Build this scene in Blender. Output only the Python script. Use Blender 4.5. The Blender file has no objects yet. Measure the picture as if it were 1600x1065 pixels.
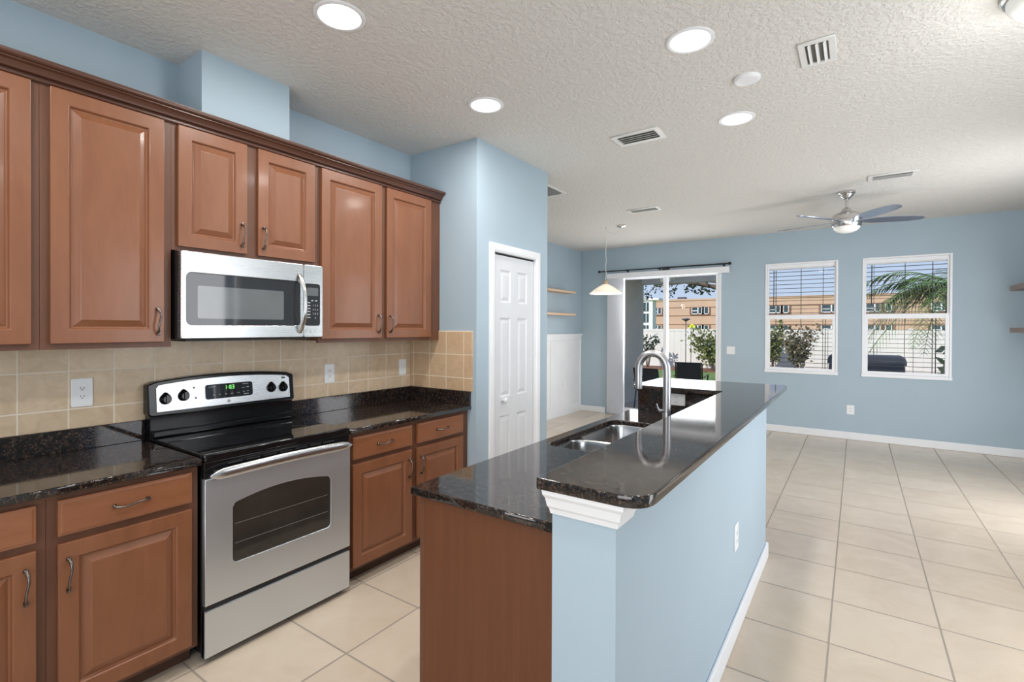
import bpy, bmesh, math, random
from mathutils import Vector, Matrix
random.seed(7)
C = bpy.context.scene.collection
SC = bpy.context.scene

# ------------------------------------------------------------------ camera
f_px, TH, CY, CH, PT, RL = 776.2833, 0.6067, 516.7895, 1.4886, -0.0059, 0.0038
_s, _c = math.sin(TH), math.cos(TH)
R0 = Vector((_c, _s, 0)); FW = Vector((-_s*math.cos(PT), _c*math.cos(PT), math.sin(PT))); U0 = R0.cross(FW)
RV = math.cos(RL)*R0 + math.sin(RL)*U0; UV = -math.sin(RL)*R0 + math.cos(RL)*U0
cd = bpy.data.cameras.new('camera'); cam = bpy.data.objects.new('camera', cd); C.objects.link(cam)
cd.sensor_fit = 'HORIZONTAL'; cd.sensor_width = 36; cd.lens = f_px/1600*36
cd.shift_y = (CY-532.5)/1600; cd.clip_start = 0.05; cd.clip_end = 500
cam.matrix_world = Matrix(((RV.x, UV.x, -FW.x, 0), (RV.y, UV.y, -FW.y, 0), (RV.z, UV.z, -FW.z, CH), (0, 0, 0, 1)))
SC.camera = cam

# ------------------------------------------------------------------ world, sun, exposure
SC.view_settings.view_transform = 'Standard'; SC.view_settings.look = 'None'
SC.view_settings.gamma = 1; SC.view_settings.use_curve_mapping = False
SC.view_settings.exposure = 0.08
SC.cycles.max_bounces = 10; SC.cycles.diffuse_bounces = 6; SC.cycles.glossy_bounces = 6; SC.cycles.transparent_max_bounces = 12
SC.cycles.sample_clamp_indirect = 6.0
W = bpy.data.worlds.new('world'); SC.world = W; W.use_nodes = True
wn = W.node_tree; wn.nodes.clear()
tc = wn.nodes.new('ShaderNodeTexCoord'); sx = wn.nodes.new('ShaderNodeSeparateXYZ'); rp = wn.nodes.new('ShaderNodeValToRGB')
bg = wn.nodes.new('ShaderNodeBackground'); wo = wn.nodes.new('ShaderNodeOutputWorld')
rp.color_ramp.elements[0].position = 0.0; rp.color_ramp.elements[0].color = (0.66, 0.79, 0.98, 1)
rp.color_ramp.elements[1].position = 0.45; rp.color_ramp.elements[1].color = (0.30, 0.48, 0.84, 1)
wn.links.new(tc.outputs['Generated'], sx.inputs[0]); wn.links.new(sx.outputs['Z'], rp.inputs[0])
wn.links.new(rp.outputs[0], bg.inputs[0]); wn.links.new(bg.outputs[0], wo.inputs[0]); bg.inputs[1].default_value = 0.85

def light(name, kind, loc, power, color=(1, 1, 1), size=0.2, sizey=None, direction=None, shape=None, spread=None):
    l = bpy.data.lights.new(name, kind); l.energy = power; l.color = color
    if kind == 'AREA':
        l.shape = shape or ('RECTANGLE' if sizey else 'DISK'); l.size = size
        if sizey: l.size_y = sizey
        if spread: l.spread = spread
    if kind == 'POINT': l.shadow_soft_size = size
    o = bpy.data.objects.new(name, l); o.location = loc; C.objects.link(o)
    if direction: o.rotation_euler = Vector(direction).to_track_quat('-Z', 'Y').to_euler()
    return o
sun = light('sun', 'SUN', (0, -20, 30), 3.6, (1, 0.95, 0.87), direction=(0.35, 0.75, -0.62)); sun.data.angle = 0.009
# daylight through the glazed opening of the right wall (out of frame); the near-side and rear fills are added
light('daylight_side', 'AREA', (1.70, 5.40, 1.22), 48, (0.985, 0.99, 1.0), 1.0, 2.2, direction=(-1, 0.5, -0.12))
light('fill_side_near', 'AREA', (1.70, 2.70, 1.22), 46, (0.985, 0.99, 1.0), 1.5, 2.2, direction=(-1, 0.45, 0.0))  # added fill for the island side and floor, from an invented opening
light('fill_rear', 'AREA', (0.0, -2.50, 1.35), 70, (0.985, 0.99, 1.0), 2.4, 1.9, direction=(0, 1, 0.45))  # added fill from behind the camera, tilted up to lift the ceiling
light('daylight_door', 'AREA', (-2.5, 8.36, 1.2), 36, (0.97, 0.985, 1.0), 1.5, 2.1, direction=(0.2, -1, 0.2))

# ------------------------------------------------------------------ materials
class NT:
    def __init__(s, name):
        s.m = bpy.data.materials.new(name); s.m.use_nodes = True; s.t = s.m.node_tree; s.t.nodes.clear()
        s.out = s.t.nodes.new('ShaderNodeOutputMaterial'); s.co = None
    def n(s, typ, **kw):
        x = s.t.nodes.new('ShaderNode'+typ)
        for k, v in kw.items():
            if k in x.inputs: x.inputs[k].default_value = v
            else: setattr(x, k, v)
        return x
    def l(s, a, b): s.t.links.new(a, b)
    def coord(s, scale=(1, 1, 1)):
        if s.co is None: s.co = s.n('TexCoord').outputs['Object']
        mp = s.n('Mapping'); mp.inputs['Scale'].default_value = scale; s.l(s.co, mp.inputs[0]); return mp.outputs[0]
    def math(s, op, a, b=None, c=None):
        x = s.n('Math', operation=op)
        for i, v in enumerate((a, b, c)):
            if v is None: continue
            if isinstance(v, (int, float)): x.inputs[i].default_value = v
            else: s.l(v, x.inputs[i])
        return x.outputs[0]
    def ramp(s, fac, stops):
        r = s.n('ValToRGB'); e = r.color_ramp.elements
        while len(e) < len(stops): e.new(0.5)
        for i, (p, col) in enumerate(stops):
            e[i].position = p; e[i].color = (*col, 1) if len(col) == 3 else col
        s.l(fac, r.inputs[0]); return r.outputs[0]
    def noise(s, scale, detail=4, rough=0.55, vec=None, dist=0):
        x = s.n('TexNoise', Scale=scale, Detail=detail, Roughness=rough, Distortion=dist); s.l(vec if vec is not None else s.coord(), x.inputs['Vector']); return x.outputs['Fac']
    def mix(s, fac, a, b, mode='MIX'):
        x = s.n('Mix', data_type='RGBA', blend_type=mode)
        for sock, v in ((x.inputs[0], fac), (x.inputs[6], a), (x.inputs[7], b)):
            if isinstance(v, (int, float)): sock.default_value = v
            elif isinstance(v, tuple): sock.default_value = (*v, 1)
            else: s.l(v, sock)
        return x.outputs[2]
    def bump(s, h, strength=0.2, dist=0.01):
        b = s.n('Bump', Strength=strength, Distance=dist); s.l(h, b.inputs['Height']); return b.outputs[0]
    def principled(s, color, rough=0.5, metal=0, bump=None, spec=0.5, emit=None, estr=0, coat=0, **kw):
        p = s.n('BsdfPrincipled'); p.inputs['Metallic'].default_value = metal; p.inputs['Specular IOR Level'].default_value = spec
        for k, v in (('Base Color', color), ('Roughness', rough)):
            if isinstance(v, tuple): p.inputs[k].default_value = (*v, 1)
            elif isinstance(v, (int, float)): p.inputs[k].default_value = v
            else: s.l(v, p.inputs[k])
        if bump is not None: s.l(bump, p.inputs['Normal'])
        if coat: p.inputs['Coat Weight'].default_value = coat; p.inputs['Coat Roughness'].default_value = 0.12
        if emit: p.inputs['Emission Color'].default_value = (*emit, 1); p.inputs['Emission Strength'].default_value = estr
        for k, v in kw.items(): p.inputs[k].default_value = v
        s.l(p.outputs[0], s.out.inputs[0]); return s.m

def plain(name, col, rough=0.5, metal=0, var=0.06, scale=6, bumps=0, bscale=200, spec=0.5, **kw):
    t = NT(name); nz = t.noise(scale, 3)
    a = tuple(max(0, c*(1-var)) for c in col); b = tuple(min(1, c*(1+var)) for c in col)
    cc = t.ramp(nz, [(0.3, a), (0.7, b)])
    bp = t.bump(t.noise(bscale, 2), bumps, 0.002) if bumps else None
    return t.principled(cc, rough, metal, bp, spec, **kw)

def wood(name, base, dark, light_, grain=(5, 5, 1.3), rough=0.34, coat=0.15):
    t = NT(name); v = t.coord(grain); n1 = t.noise(2.2, 6, 0.6, v, 0.6); n2 = t.noise(1.3, 3, 0.5, t.coord((1.5, 1.5, 1.0)))
    v2 = t.coord((grain[0]*9, grain[1]*9, grain[2]*2.5)); n3 = t.noise(3.0, 3, 0.6, v2)
    c1 = t.ramp(n1, [(0.25, dark), (0.5, base), (0.78, light_)])
    c2 = t.mix(t.math('MULTIPLY', n2, 0.55), c1, base)
    c3 = t.mix(0.10, c2, t.ramp(n3, [(0.35, dark), (0.65, light_)]))
    return t.principled(c3, rough, 0, t.bump(n3, 0.05, 0.001), 0.5, coat=coat)

def tiles(name, axes, origin, pitch, base_a, base_b, grout, gw, rough, mott=5, bump=0.25, ymax=None):
    """square tiles laid on a grid along two object axes, with grout lines"""
    t = NT(name); co = t.coord(); sp = t.n('SeparateXYZ'); t.l(co, sp.inputs[0])
    ds = []; ids = []
    for ax, o, p in zip(axes, origin, pitch):
        q = t.math('DIVIDE', t.math('SUBTRACT', sp.outputs[ax], o), p)
        fl = t.math('FLOOR', q); fr = t.math('SUBTRACT', q, fl)
        d = t.math('MULTIPLY', t.math('MINIMUM', fr, t.math('SUBTRACT', 1.0, fr)), p); ds.append(d); ids.append(fl)
    d = t.math('MINIMUM', ds[0], ds[1])
    mask = t.n('MapRange'); mask.inputs[1].default_value = gw*0.5; mask.inputs[2].default_value = gw*0.9
    t.l(d, mask.inputs[0]); mk = mask.outputs[0]
    cx = t.n('CombineXYZ'); t.l(ids[0], cx.inputs[0]); t.l(ids[1], cx.inputs[1])
    wnz = t.n('TexWhiteNoise', noise_dimensions='3D'); t.l(cx.outputs[0], wnz.inputs['Vector'])
    off = t.n('VectorMath', operation='MULTIPLY_ADD'); t.l(wnz.outputs['Color'], off.inputs[0]); off.inputs[1].default_value = (9, 9, 9); t.l(co, off.inputs[2])
    n1 = t.noise(mott, 6, 0.62, off.outputs[0], 0.8)
    fac = t.math('ADD', t.math('MULTIPLY', n1, 0.8), t.math('MULTIPLY', wnz.outputs['Value'], 0.2))
    col = t.ramp(fac, [(0.3, base_a), (0.72, base_b)])
    fin = t.mix(mk, grout, col)
    rr = t.math('SUBTRACT', 0.75, t.math('MULTIPLY', mk, 0.75-rough))
    return t.principled(fin, rr, 0, t.bump(mk, bump, 0.003), 0.5)

def granite(name):
    t = NT(name); v = t.coord()
    n1 = t.noise(135, 5, 0.66, v); n2 = t.noise(48, 4, 0.6, v); vo = t.n('TexVoronoi', Scale=170); t.l(v, vo.inputs['Vector'])
    c = t.ramp(n1, [(0.38, (0.004, 0.004, 0.004)), (0.47, (0.018, 0.012, 0.009)), (0.56, (0.080, 0.050, 0.035)), (0.72, (0.19, 0.130, 0.095))])
    c = t.mix(t.ramp(n2, [(0.42, (0.9, 0.9, 0.9)), (0.64, (0, 0, 0))]), c, (0.008, 0.007, 0.008))
    fl = t.ramp(vo.outputs['Distance'], [(0.0, (1, 1, 1)), (0.12, (0, 0, 0))])
    c = t.mix(t.math('MULTIPLY', fl, 0.4), c, (0.34, 0.27, 0.20))
    r = t.ramp(n1, [(0.4, (0.035, 0.035, 0.035)), (0.65, (0.10, 0.10, 0.10))])
    return t.principled(c, r, 0, t.bump(t.math('ADD', n2, t.math('MULTIPLY', n1, 0.6)), 0.03, 0.001), 0.6)

def steel(name, col=(0.70, 0.76, 0.82), rough=0.36, stretch=(1, 1, 160), metal=1.0):
    t = NT(name); n = t.noise(6, 4, 0.7, t.coord(stretch))
    r = t.ramp(n, [(0.3, (rough*0.95,)*3), (0.7, (rough*1.05,)*3)])
    return t.principled(col, r, metal, t.bump(n, 0.006, 0.0005), 0.5)

def ceilmat():
    t = NT('ceiling_knockdown'); n = t.noise(34, 5, 0.6); n2 = t.noise(80, 3)
    h = t.ramp(n, [(0.42, (0, 0, 0)), (0.60, (1, 1, 1))])
    b = t.bump(t.math('ADD', h, t.math('MULTIPLY', n2, 0.3)), 0.48, 0.007)
    return t.principled((0.705, 0.690, 0.655), 0.9, 0, b, 0.2)

def wallmat(name, col):
    t = NT(name); n = t.noise(130, 4, 0.6); n2 = t.noise(1.3, 2)
    c = t.ramp(n2, [(0.3, tuple(x*0.97 for x in col)), (0.7, tuple(x*1.03 for x in col))])
    return t.principled(c, 0.55, 0, t.bump(n, 0.08, 0.003), 0.35)

def glassmat(name, tint=(1, 1, 1), refl=0.06):
    t = NT(name); tr = t.n('BsdfTransparent'); tr.inputs[0].default_value = (*tint, 1)
    gl = t.n('BsdfGlossy'); gl.inputs['Roughness'].default_value = 0.01
    fr = t.n('Fresnel', IOR=1.45); nz = t.noise(2, 1)
    mx = t.n('MixShader'); fac = t.math('MULTIPLY', fr.outputs[0], t.math('ADD', 0.07, t.math('MULTIPLY', nz, 0.05)))
    t.l(fac, mx.inputs[0]); t.l(tr.outputs[0], mx.inputs[1]); t.l(gl.outputs[0], mx.inputs[2]); t.l(mx.outputs[0], t.out.inputs[0]); return t.m

M = {}
M['wall'] = wallmat('wall_blue_paint', (0.388, 0.485, 0.556))
M['ceil'] = ceilmat()
M['trim'] = plain('trim_white_paint', (0.80, 0.81, 0.83), 0.35, var=0.02)
M['door'] = plain('door_white_paint', (0.67, 0.69, 0.72), 0.40, var=0.02)
M['vinyl'] = plain('vinyl_white', (0.84, 0.85, 0.88), 0.35, var=0.02)
M['wood'] = wood('cabinet_maple_door', (0.210, 0.079, 0.035), (0.168, 0.060, 0.026), (0.250, 0.099, 0.047))
M['wood_frame_shaded'] = wood('cabinet_maple_frame_shaded', (0.120, 0.046, 0.022), (0.085, 0.031, 0.015), (0.155, 0.062, 0.031), rough=0.46, coat=0.08)  # same stain as the doors, darkened to carry the shading on the frames
M['wood_drawer'] = wood('cabinet_maple_drawer', (0.240, 0.089, 0.038), (0.190, 0.067, 0.028), (0.28, 0.112, 0.052), grain=(9, 0.9, 9))
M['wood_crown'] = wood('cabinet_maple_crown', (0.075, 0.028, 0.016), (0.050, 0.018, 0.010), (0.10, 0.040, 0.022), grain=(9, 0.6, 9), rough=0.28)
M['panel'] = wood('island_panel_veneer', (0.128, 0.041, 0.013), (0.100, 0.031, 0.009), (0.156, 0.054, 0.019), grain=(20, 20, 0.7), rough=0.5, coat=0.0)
M['toe'] = plain('toe_kick_dark', (0.075, 0.034, 0.020), 0.6)
M['granite'] = granite('granite_dark_brown')
M['steel'] = steel('steel_brushed', metal=0.9)
M['steel_h'] = steel('steel_brushed_horizontal', (0.60, 0.61, 0.62), 0.27, (1, 1, 120))
M['steel_d'] = steel('steel_sink', (0.55, 0.55, 0.56), 0.22, (60, 1, 1))
M['chrome'] = plain('nickel_satin', (0.62, 0.61, 0.60), 0.22, 1.0, var=0.02)
M['faucet'] = plain('nickel_brushed_faucet', (0.48, 0.48, 0.49), 0.36, 1.0, var=0.02)
M['bronze'] = plain('bronze_dark', (0.17, 0.145, 0.13), 0.27, 1.0, var=0.15, scale=60)
M['black'] = plain('black_enamel', (0.006, 0.006, 0.007), 0.14, var=0.1, spec=0.3)
M['blackglass'] = plain('black_glass', (0.006, 0.006, 0.007), 0.03, var=0.1, spec=0.6)
M['blackm'] = plain('black_matt', (0.012, 0.012, 0.013), 0.45, var=0.1)
M['ovenwin'] = plain('oven_window_glass', (0.035, 0.030, 0.026), 0.04, var=0.2, spec=0.8)
M['mwin'] = plain('microwave_screen_glass', (0.13, 0.14, 0.145), 0.06, var=0.08, spec=0.8)
M['mdark'] = plain('microwave_dark_glass', (0.028, 0.030, 0.033), 0.04, var=0.05, spec=0.6)
M['plate'] = plain('plate_white_plastic', (0.82, 0.83, 0.84), 0.30, var=0.01)
M['slot'] = plain('slot_dark', (0.05, 0.05, 0.05), 0.5)
M['grey'] = plain('legend_grey', (0.45, 0.47, 0.48), 0.5)
M['rack'] = plain('oven_rack_dim', (0.16, 0.15, 0.14), 0.4)
M['legend'] = plain('cooktop_print', (0.035, 0.035, 0.037), 0.1)
M['green'] = plain('clock_digit_green', (0.05, 0.4, 0.05), 0.5, emit=(0.25, 1.0, 0.2), estr=1.2)
M['bamboo'] = wood('shelf_pine', (0.56, 0.40, 0.27), (0.46, 0.32, 0.21), (0.64, 0.48, 0.34), grain=(9, 0.9, 9), rough=0.5, coat=0)
M['walnut'] = wood('shelf_greyed_wood', (0.30, 0.22, 0.18), (0.20, 0.14, 0.11), (0.40, 0.31, 0.26), grain=(9, 0.9, 9), rough=0.5, coat=0)
M['lens'] = plain('downlight_lens', (0.9, 0.9, 0.9), 0.5, var=0.01, emit=(1, 0.99, 0.97), estr=0.85)
M['shade'] = plain('pendant_glass', (0.88, 0.80, 0.68), 0.3, var=0.04, emit=(1.0, 0.86, 0.66), estr=0.55)
M['bulb'] = plain('bulb_glow', (1, 1, 1), 0.5, var=0.01, emit=(1, 0.95, 0.85), estr=9)
M['opal'] = plain('opal_glass', (0.83, 0.84, 0.82), 0.25, var=0.01, emit=(1, 1, 0.97), estr=0.10)
M['ventw'] = plain('vent_white_metal', (0.74, 0.74, 0.72), 0.45, var=0.02)
M['ventd'] = plain('vent_cavity', (0.16, 0.16, 0.15), 0.7)
M['slat'] = plain('blind_slat_backlit', (0.045, 0.045, 0.052), 0.5, var=0.1)  # backlit shade put into the slat colour
M['blade'] = plain('fan_blade_silver', (0.42, 0.46, 0.56), 0.25, 0.85, var=0.03)
M['glass'] = glassmat('window_pane_glass')
M['floor'] = tiles('floor_beige_tile', ('X', 'Y'), (-0.101, 2.79), (0.4513, 0.4538), (0.53, 0.435, 0.335), (0.61, 0.52, 0.42), (0.30, 0.255, 0.21), 0.0065, 0.20, 4, 0.3)
M['splash'] = tiles('backsplash_travertine_long', ('Y', 'Z'), (0.5425, 1.107), (0.1705, 0.174), (0.54, 0.405, 0.265), (0.71, 0.56, 0.40), (0.76, 0.67, 0.55), 0.0045, 0.30, 16, 0.3)
M['splash2'] = tiles('backsplash_travertine_return', ('X', 'Z'), (-2.759, 1.115), (0.1755, 0.174), (0.53, 0.36, 0.22), (0.66, 0.47, 0.30), (0.76, 0.63, 0.47), 0.0055, 0.30, 16, 0.3)
M['lawn'] = plain('lawn_green', (0.16, 0.24, 0.06), 0.9, var=0.35, scale=5, bumps=0.5, bscale=60)
M['mulch'] = plain('mulch_brown', (0.20, 0.095, 0.06), 0.9, var=0.4, scale=18, bumps=0.6, bscale=80)
M['fence'] = plain('fence_vinyl', (0.74, 0.72, 0.68), 0.5, var=0.02)
M['patio'] = plain('patio_concrete', (0.40, 0.39, 0.37), 0.7, var=0.08)
M['stucco'] = plain('stucco_orange', (0.60, 0.41, 0.295), 0.9, var=0.05, scale=0.6, bumps=0.1, bscale=30)
M['stucco_d'] = plain('stucco_groove', (0.26, 0.14, 0.09), 0.9)
M['stucco_w'] = plain('stucco_white', (0.82, 0.81, 0.79), 0.8, var=0.03)
M['winblue'] = plain('far_window_glass', (0.05, 0.08, 0.09), 0.1, var=0.2)
M['mesh'] = plain('sling_mesh_black', (0.022, 0.024, 0.026), 0.6, var=0.2, scale=90)
M['chairm'] = plain('chair_frame_black', (0.02, 0.02, 0.022), 0.35)
M['porch'] = plain('porch_wall_grey', (0.50, 0.46, 0.42), 0.8, var=0.04)
M['porchc'] = plain('porch_ceiling', (0.62, 0.64, 0.67), 0.8, var=0.02)
M['bark'] = plain('bark_brown', (0.16, 0.11, 0.08), 0.9, var=0.3, scale=20, bumps=0.6, bscale=40)
def leafm(name, a, b): 
    t = NT(name); n = t.noise(3.5, 2); c = t.ramp(n, [(0.35, a), (0.65, b)]); return t.principled(c, 0.5, 0, None, 0.4)
M['leaf'] = leafm('leaf_olive', (0.10, 0.13, 0.035), (0.30, 0.31, 0.12))
M['leafd'] = leafm('leaf_dark', (0.03, 0.045, 0.03), (0.07, 0.10, 0.055))
M['leafb'] = leafm('leaf_brownish', (0.12, 0.10, 0.055), (0.24, 0.20, 0.12))
M['palm'] = leafm('palm_leaf', (0.06, 0.12, 0.035), (0.20, 0.30, 0.10))
M['palmd'] = leafm('palm_leaf_dry', (0.14, 0.11, 0.06), (0.26, 0.24, 0.13))
M['sign'] = plain('sign_yellow', (0.72, 0.75, 0.05), 0.5, var=0.02)
M['greybox'] = plain('resin_grey', (0.075, 0.08, 0.10), 0.55, var=0.06)

# ------------------------------------------------------------------ geometry helpers
class B:
    """collects shapes into ONE mesh"""
    def __init__(s): s.bm = bmesh.new()
    def face(s, pts):
        try: return s.bm.faces.new([s.bm.verts.new(p) for p in pts])
        except ValueError: return None
    def box(s, x0, x1, y0, y1, z0, z1):
        v = [s.bm.verts.new((x, y, z)) for x in (x0, x1) for y in (y0, y1) for z in (z0, z1)]
        for a in ((0, 1, 3, 2), (4, 6, 7, 5), (0, 4, 5, 1), (2, 3, 7, 6), (0, 2, 6, 4), (1, 5, 7, 3)): s.bm.faces.new([v[i] for i in a])
        return s
    def bridge(s, loops, cap0=True, cap1=True, closed=True):
        L = [[s.bm.verts.new(p) for p in lp] for lp in loops]; n = len(L[0])
        for a, b in zip(L, L[1:]):
            for i in range(n if closed else n-1): s.bm.faces.new((a[i], a[(i+1) % n], b[(i+1) % n], b[i]))
        if cap0: s.bm.faces.new(L[0][::-1])
        if cap1: s.bm.faces.new(L[-1])
        return s
    def prism(s, pts, fn, d0, d1):
        """2D outline pts extruded from d0 to d1; fn(u,v,d)->xyz"""
        return s.bridge([[fn(u, v, d0) for u, v in pts], [fn(u, v, d1) for u, v in pts]])
    def lathe(s, prof, c=(0, 0, 0), seg=32, axis='Z', cap0=True, cap1=True):
        loops = []
        for r, h in prof:
            lp = []
            for i in range(seg):
                a = 2*math.pi*i/seg; p = (r*math.cos(a), r*math.sin(a), h)
                if axis == 'X': p = (p[2], p[0], p[1])
                if axis == 'Y': p = (p[1], p[2], p[0])
                lp.append((c[0]+p[0], c[1]+p[1], c[2]+p[2]))
            loops.append(lp)
        return s.bridge(loops, cap0, cap1)
    def tube(s, pts, r, seg=10, cap=True):
        pts = [Vector(p) for p in pts]; rs = r if isinstance(r, (list, tuple)) else [r]*len(pts)
        loops = []; prev = None
        for i, p in enumerate(pts):
            t = (pts[min(i+1, len(pts)-1)]-pts[max(i-1, 0)]).normalized()
            if prev is None:
                a = Vector((0, 0, 1)) if abs(t.z) < 0.9 else Vector((1, 0, 0)); u = t.cross(a).normalized()
            else: u = (prev - t*prev.dot(t)).normalized()
            prev = u; w = t.cross(u)
            loops.append([tuple(p + (u*math.cos(2*math.pi*k/seg) + w*math.sin(2*math.pi*k/seg))*rs[i]) for k in range(seg)])
        return s.bridge(loops, cap, cap)
    def sphere(s, c, r, sx=1, sy=1, sz=1, seg=16, rings=10, z0=-1, z1=1):
        loops = []
        for i in range(rings+1):
            a = math.asin(max(-1, min(1, z0+(z1-z0)*0))) if False else None
            t0, t1 = math.asin(z0), math.asin(z1); t = t0+(t1-t0)*i/rings
            rr = max(r*math.cos(t), 1e-4)
            loops.append([(c[0]+sx*rr*math.cos(2*math.pi*k/seg), c[1]+sy*rr*math.sin(2*math.pi*k/seg), c[2]+sz*r*math.sin(t)) for k in range(seg)])
        return s.bridge(loops)
    def slab(s, fn, w, h, th, panels, prof):
        """front-faced board u in 0..w, v in 0..h, front at n=th, back n=0, with profiled panels [(u0,u1,v0,v1)]; prof = [(inset,dn)]"""
        us = sorted({0, w, *[p[0] for p in panels], *[p[1] for p in panels]}); vs = sorted({0, h, *[p[2] for p in panels], *[p[3] for p in panels]})
        V = {}
        def g(u, v, n):
            k = (round(u, 5), round(v, 5), round(n, 5))
            if k not in V: V[k] = s.bm.verts.new(fn(u, v, n))
            return V[k]
        def q(a): 
            try: s.bm.faces.new([g(*p) for p in a])
            except ValueError: pass
        for i in range(len(us)-1):
            for j in range(len(vs)-1):
                u0, u1, v0, v1 = us[i], us[i+1], vs[j], vs[j+1]; mu, mv = (u0+u1)/2, (v0+v1)/2
                if any(p[0] < mu < p[1] and p[2] < mv < p[3] for p in panels): continue
                q([(u0, v0, th), (u1, v0, th), (u1, v1, th), (u0, v1, th)])
        for (a, b, c_, d) in panels:
            # panel border follows the grid vertices
            ub = [u for u in us if a <= u <= b]; vb = [v for v in vs if c_ <= v <= d]
            ring = [(u, c_) for u in ub[:-1]] + [(b, v) for v in vb[:-1]] + [(u, d) for u in ub[:0:-1]] + [(a, v) for v in vb[:0:-1]]
            def shrink(i_): return [(min(max(u, a+i_), b-i_), min(max(v, c_+i_), d-i_)) for u, v in ring]
            last = [(u, v, th) for u, v in ring]
            for ins, dn in prof:
                cur = [(u, v, th+dn) for u, v in shrink(ins)]; n = len(ring)
                for k in range(n):
                    fs = [last[k], last[(k+1) % n], cur[(k+1) % n], cur[k]]; uq = []
                    for p in fs:
                        if p not in uq: uq.append(p)
                    if len(uq) > 2: q(uq)
                last = cur
            uq = []
            for p in last:
                if p not in uq: uq.append(p)
            q(uq)
        # sides with a small eased edge, back
        for k in range(len(us)-1):
            q([(us[k], 0, th), (us[k], 0, 0), (us[k+1], 0, 0), (us[k+1], 0, th)]); q([(us[k], h, th), (us[k+1], h, th), (us[k+1], h, 0), (us[k], h, 0)])
        for k in range(len(vs)-1):
            q([(0, vs[k], th), (0, vs[k+1], th), (0, vs[k+1], 0), (0, vs[k], 0)]); q([(w, vs[k], th), (w, vs[k], 0), (w, vs[k+1], 0), (w, vs[k+1], th)])
        q([(u, 0, 0) for u in us] + [(w, v, 0) for v in vs[1:]] + [(u, h, 0) for u in us[::-1][1:]] + [(0, v, 0) for v in vs[::-1][1:-1]])
        return s
    def add_mesh(s, me): s.bm.from_mesh(me); return s
    def obj(s, name, mat, parent=None, bevel=0, smooth=None, seg=2, loc=None, weld=False):
        bm = s.bm
        if weld: bmesh.ops.remove_doubles(bm, verts=bm.verts, dist=1e-5)
        bmesh.ops.recalc_face_normals(bm, faces=bm.faces)
        me = bpy.data.meshes.new(name); bm.to_mesh(me); bm.free()
        me.materials.append(M[mat] if isinstance(mat, str) else mat)
        if smooth is not None:
            for p in me.polygons: p.use_smooth = True
            me.set_sharp_from_angle(angle=math.radians(smooth))
        o = bpy.data.objects.new(name, me); C.objects.link(o)
        if parent: o.parent = parent
        if loc: o.location = loc
        if bevel:
            md = o.modifiers.new('bevel', 'BEVEL'); md.width = bevel; md.segments = seg; md.limit_method = 'ANGLE'; md.angle_limit = math.radians(35)
        return o

def flat_curve(outlines, th, bevel=0.0, z=0.0):
    """2D outlines (first outer, rest holes) -> mesh slab of thickness th with top at z"""
    cu = bpy.data.curves.new('tmp', 'CURVE'); cu.dimensions = '2D'; cu.fill_mode = 'BOTH'; cu.extrude = max(th/2-bevel, 0.0005); cu.bevel_depth = bevel; cu.bevel_resolution = 2
    cu.offset = -bevel
    for pts in outlines:
        sp = cu.splines.new('POLY'); sp.points.add(len(pts)-1); sp.use_cyclic_u = True
        for p, q in zip(sp.points, pts): p.co = (q[0], q[1], 0, 1)
    ob = bpy.data.objects.new('tmp', cu); C.objects.link(ob)
    dg = bpy.context.evaluated_depsgraph_get(); me = bpy.data.meshes.new_from_object(ob.evaluated_get(dg))
    bpy.data.objects.remove(ob); bpy.data.curves.remove(cu)
    me.transform(Matrix.Translation((0, 0, z-th/2))); me.materials.clear(); return me
def rrect(x0, x1, y0, y1, r, n=6):
    pts = []
    for cx, cy, a0 in ((x1-r, y1-r, 0), (x0+r, y1-r, 90), (x0+r, y0+r, 180), (x1-r, y0+r, 270)):
        for i in range(n+1):
            a = math.radians(a0+90*i/n); pts.append((cx+r*math.cos(a), cy+r*math.sin(a)))
    return pts
def text_mesh(txt, size, th=0.0004):
    cu = bpy.data.curves.new('tmp', 'FONT'); cu.body = txt; cu.size = size; cu.extrude = th; cu.align_x = 'CENTER'; cu.align_y = 'CENTER'
    ob = bpy.data.objects.new('tmp', cu); C.objects.link(ob); dg = bpy.context.evaluated_depsgraph_get()
    me = bpy.data.meshes.new_from_object(ob.evaluated_get(dg)); bpy.data.objects.remove(ob); bpy.data.curves.remove(cu); me.materials.clear(); return me
def tag(o, label, cat, group=None, kind=None):
    o['label'] = label; o['category'] = cat
    if group: o['group'] = group
    if kind: o['kind'] = kind
    return o
def thing(name, label, cat, loc=(0, 0, 0), rz=0, group=None):
    o = bpy.data.objects.new(name, None); C.objects.link(o); o.location = loc; o.rotation_euler = (0, 0, rz); o.empty_display_size = 0.1
    return tag(o, label, cat, group)
def struct(name, b, mat, label=None, **kw):
    o = b.obj(name, mat, **kw)
    o['kind'] = 'structure'; o['category'] = name.split('_')[0]
    if label: o['label'] = label
    return o
def sgroup(name, label, loc=(0, 0, 0)):
    o = bpy.data.objects.new(name, None); C.objects.link(o); o.location = loc; o['kind'] = 'structure'; o['label'] = label; o['category'] = name.split('_')[0]; return o
def dup(root, loc, label, rz=None, group=None):
    r = root.copy(); C.objects.link(r); r.location = loc; r['label'] = label
    if rz is not None: r.rotation_euler = (0, 0, rz)
    if group: r['group'] = group
    for ch in list(root.children):
        c = ch.copy(); C.objects.link(c); c.parent = r
        for g in list(ch.children):
            d = g.copy(); C.objects.link(d); d.parent = c
    return r

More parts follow.
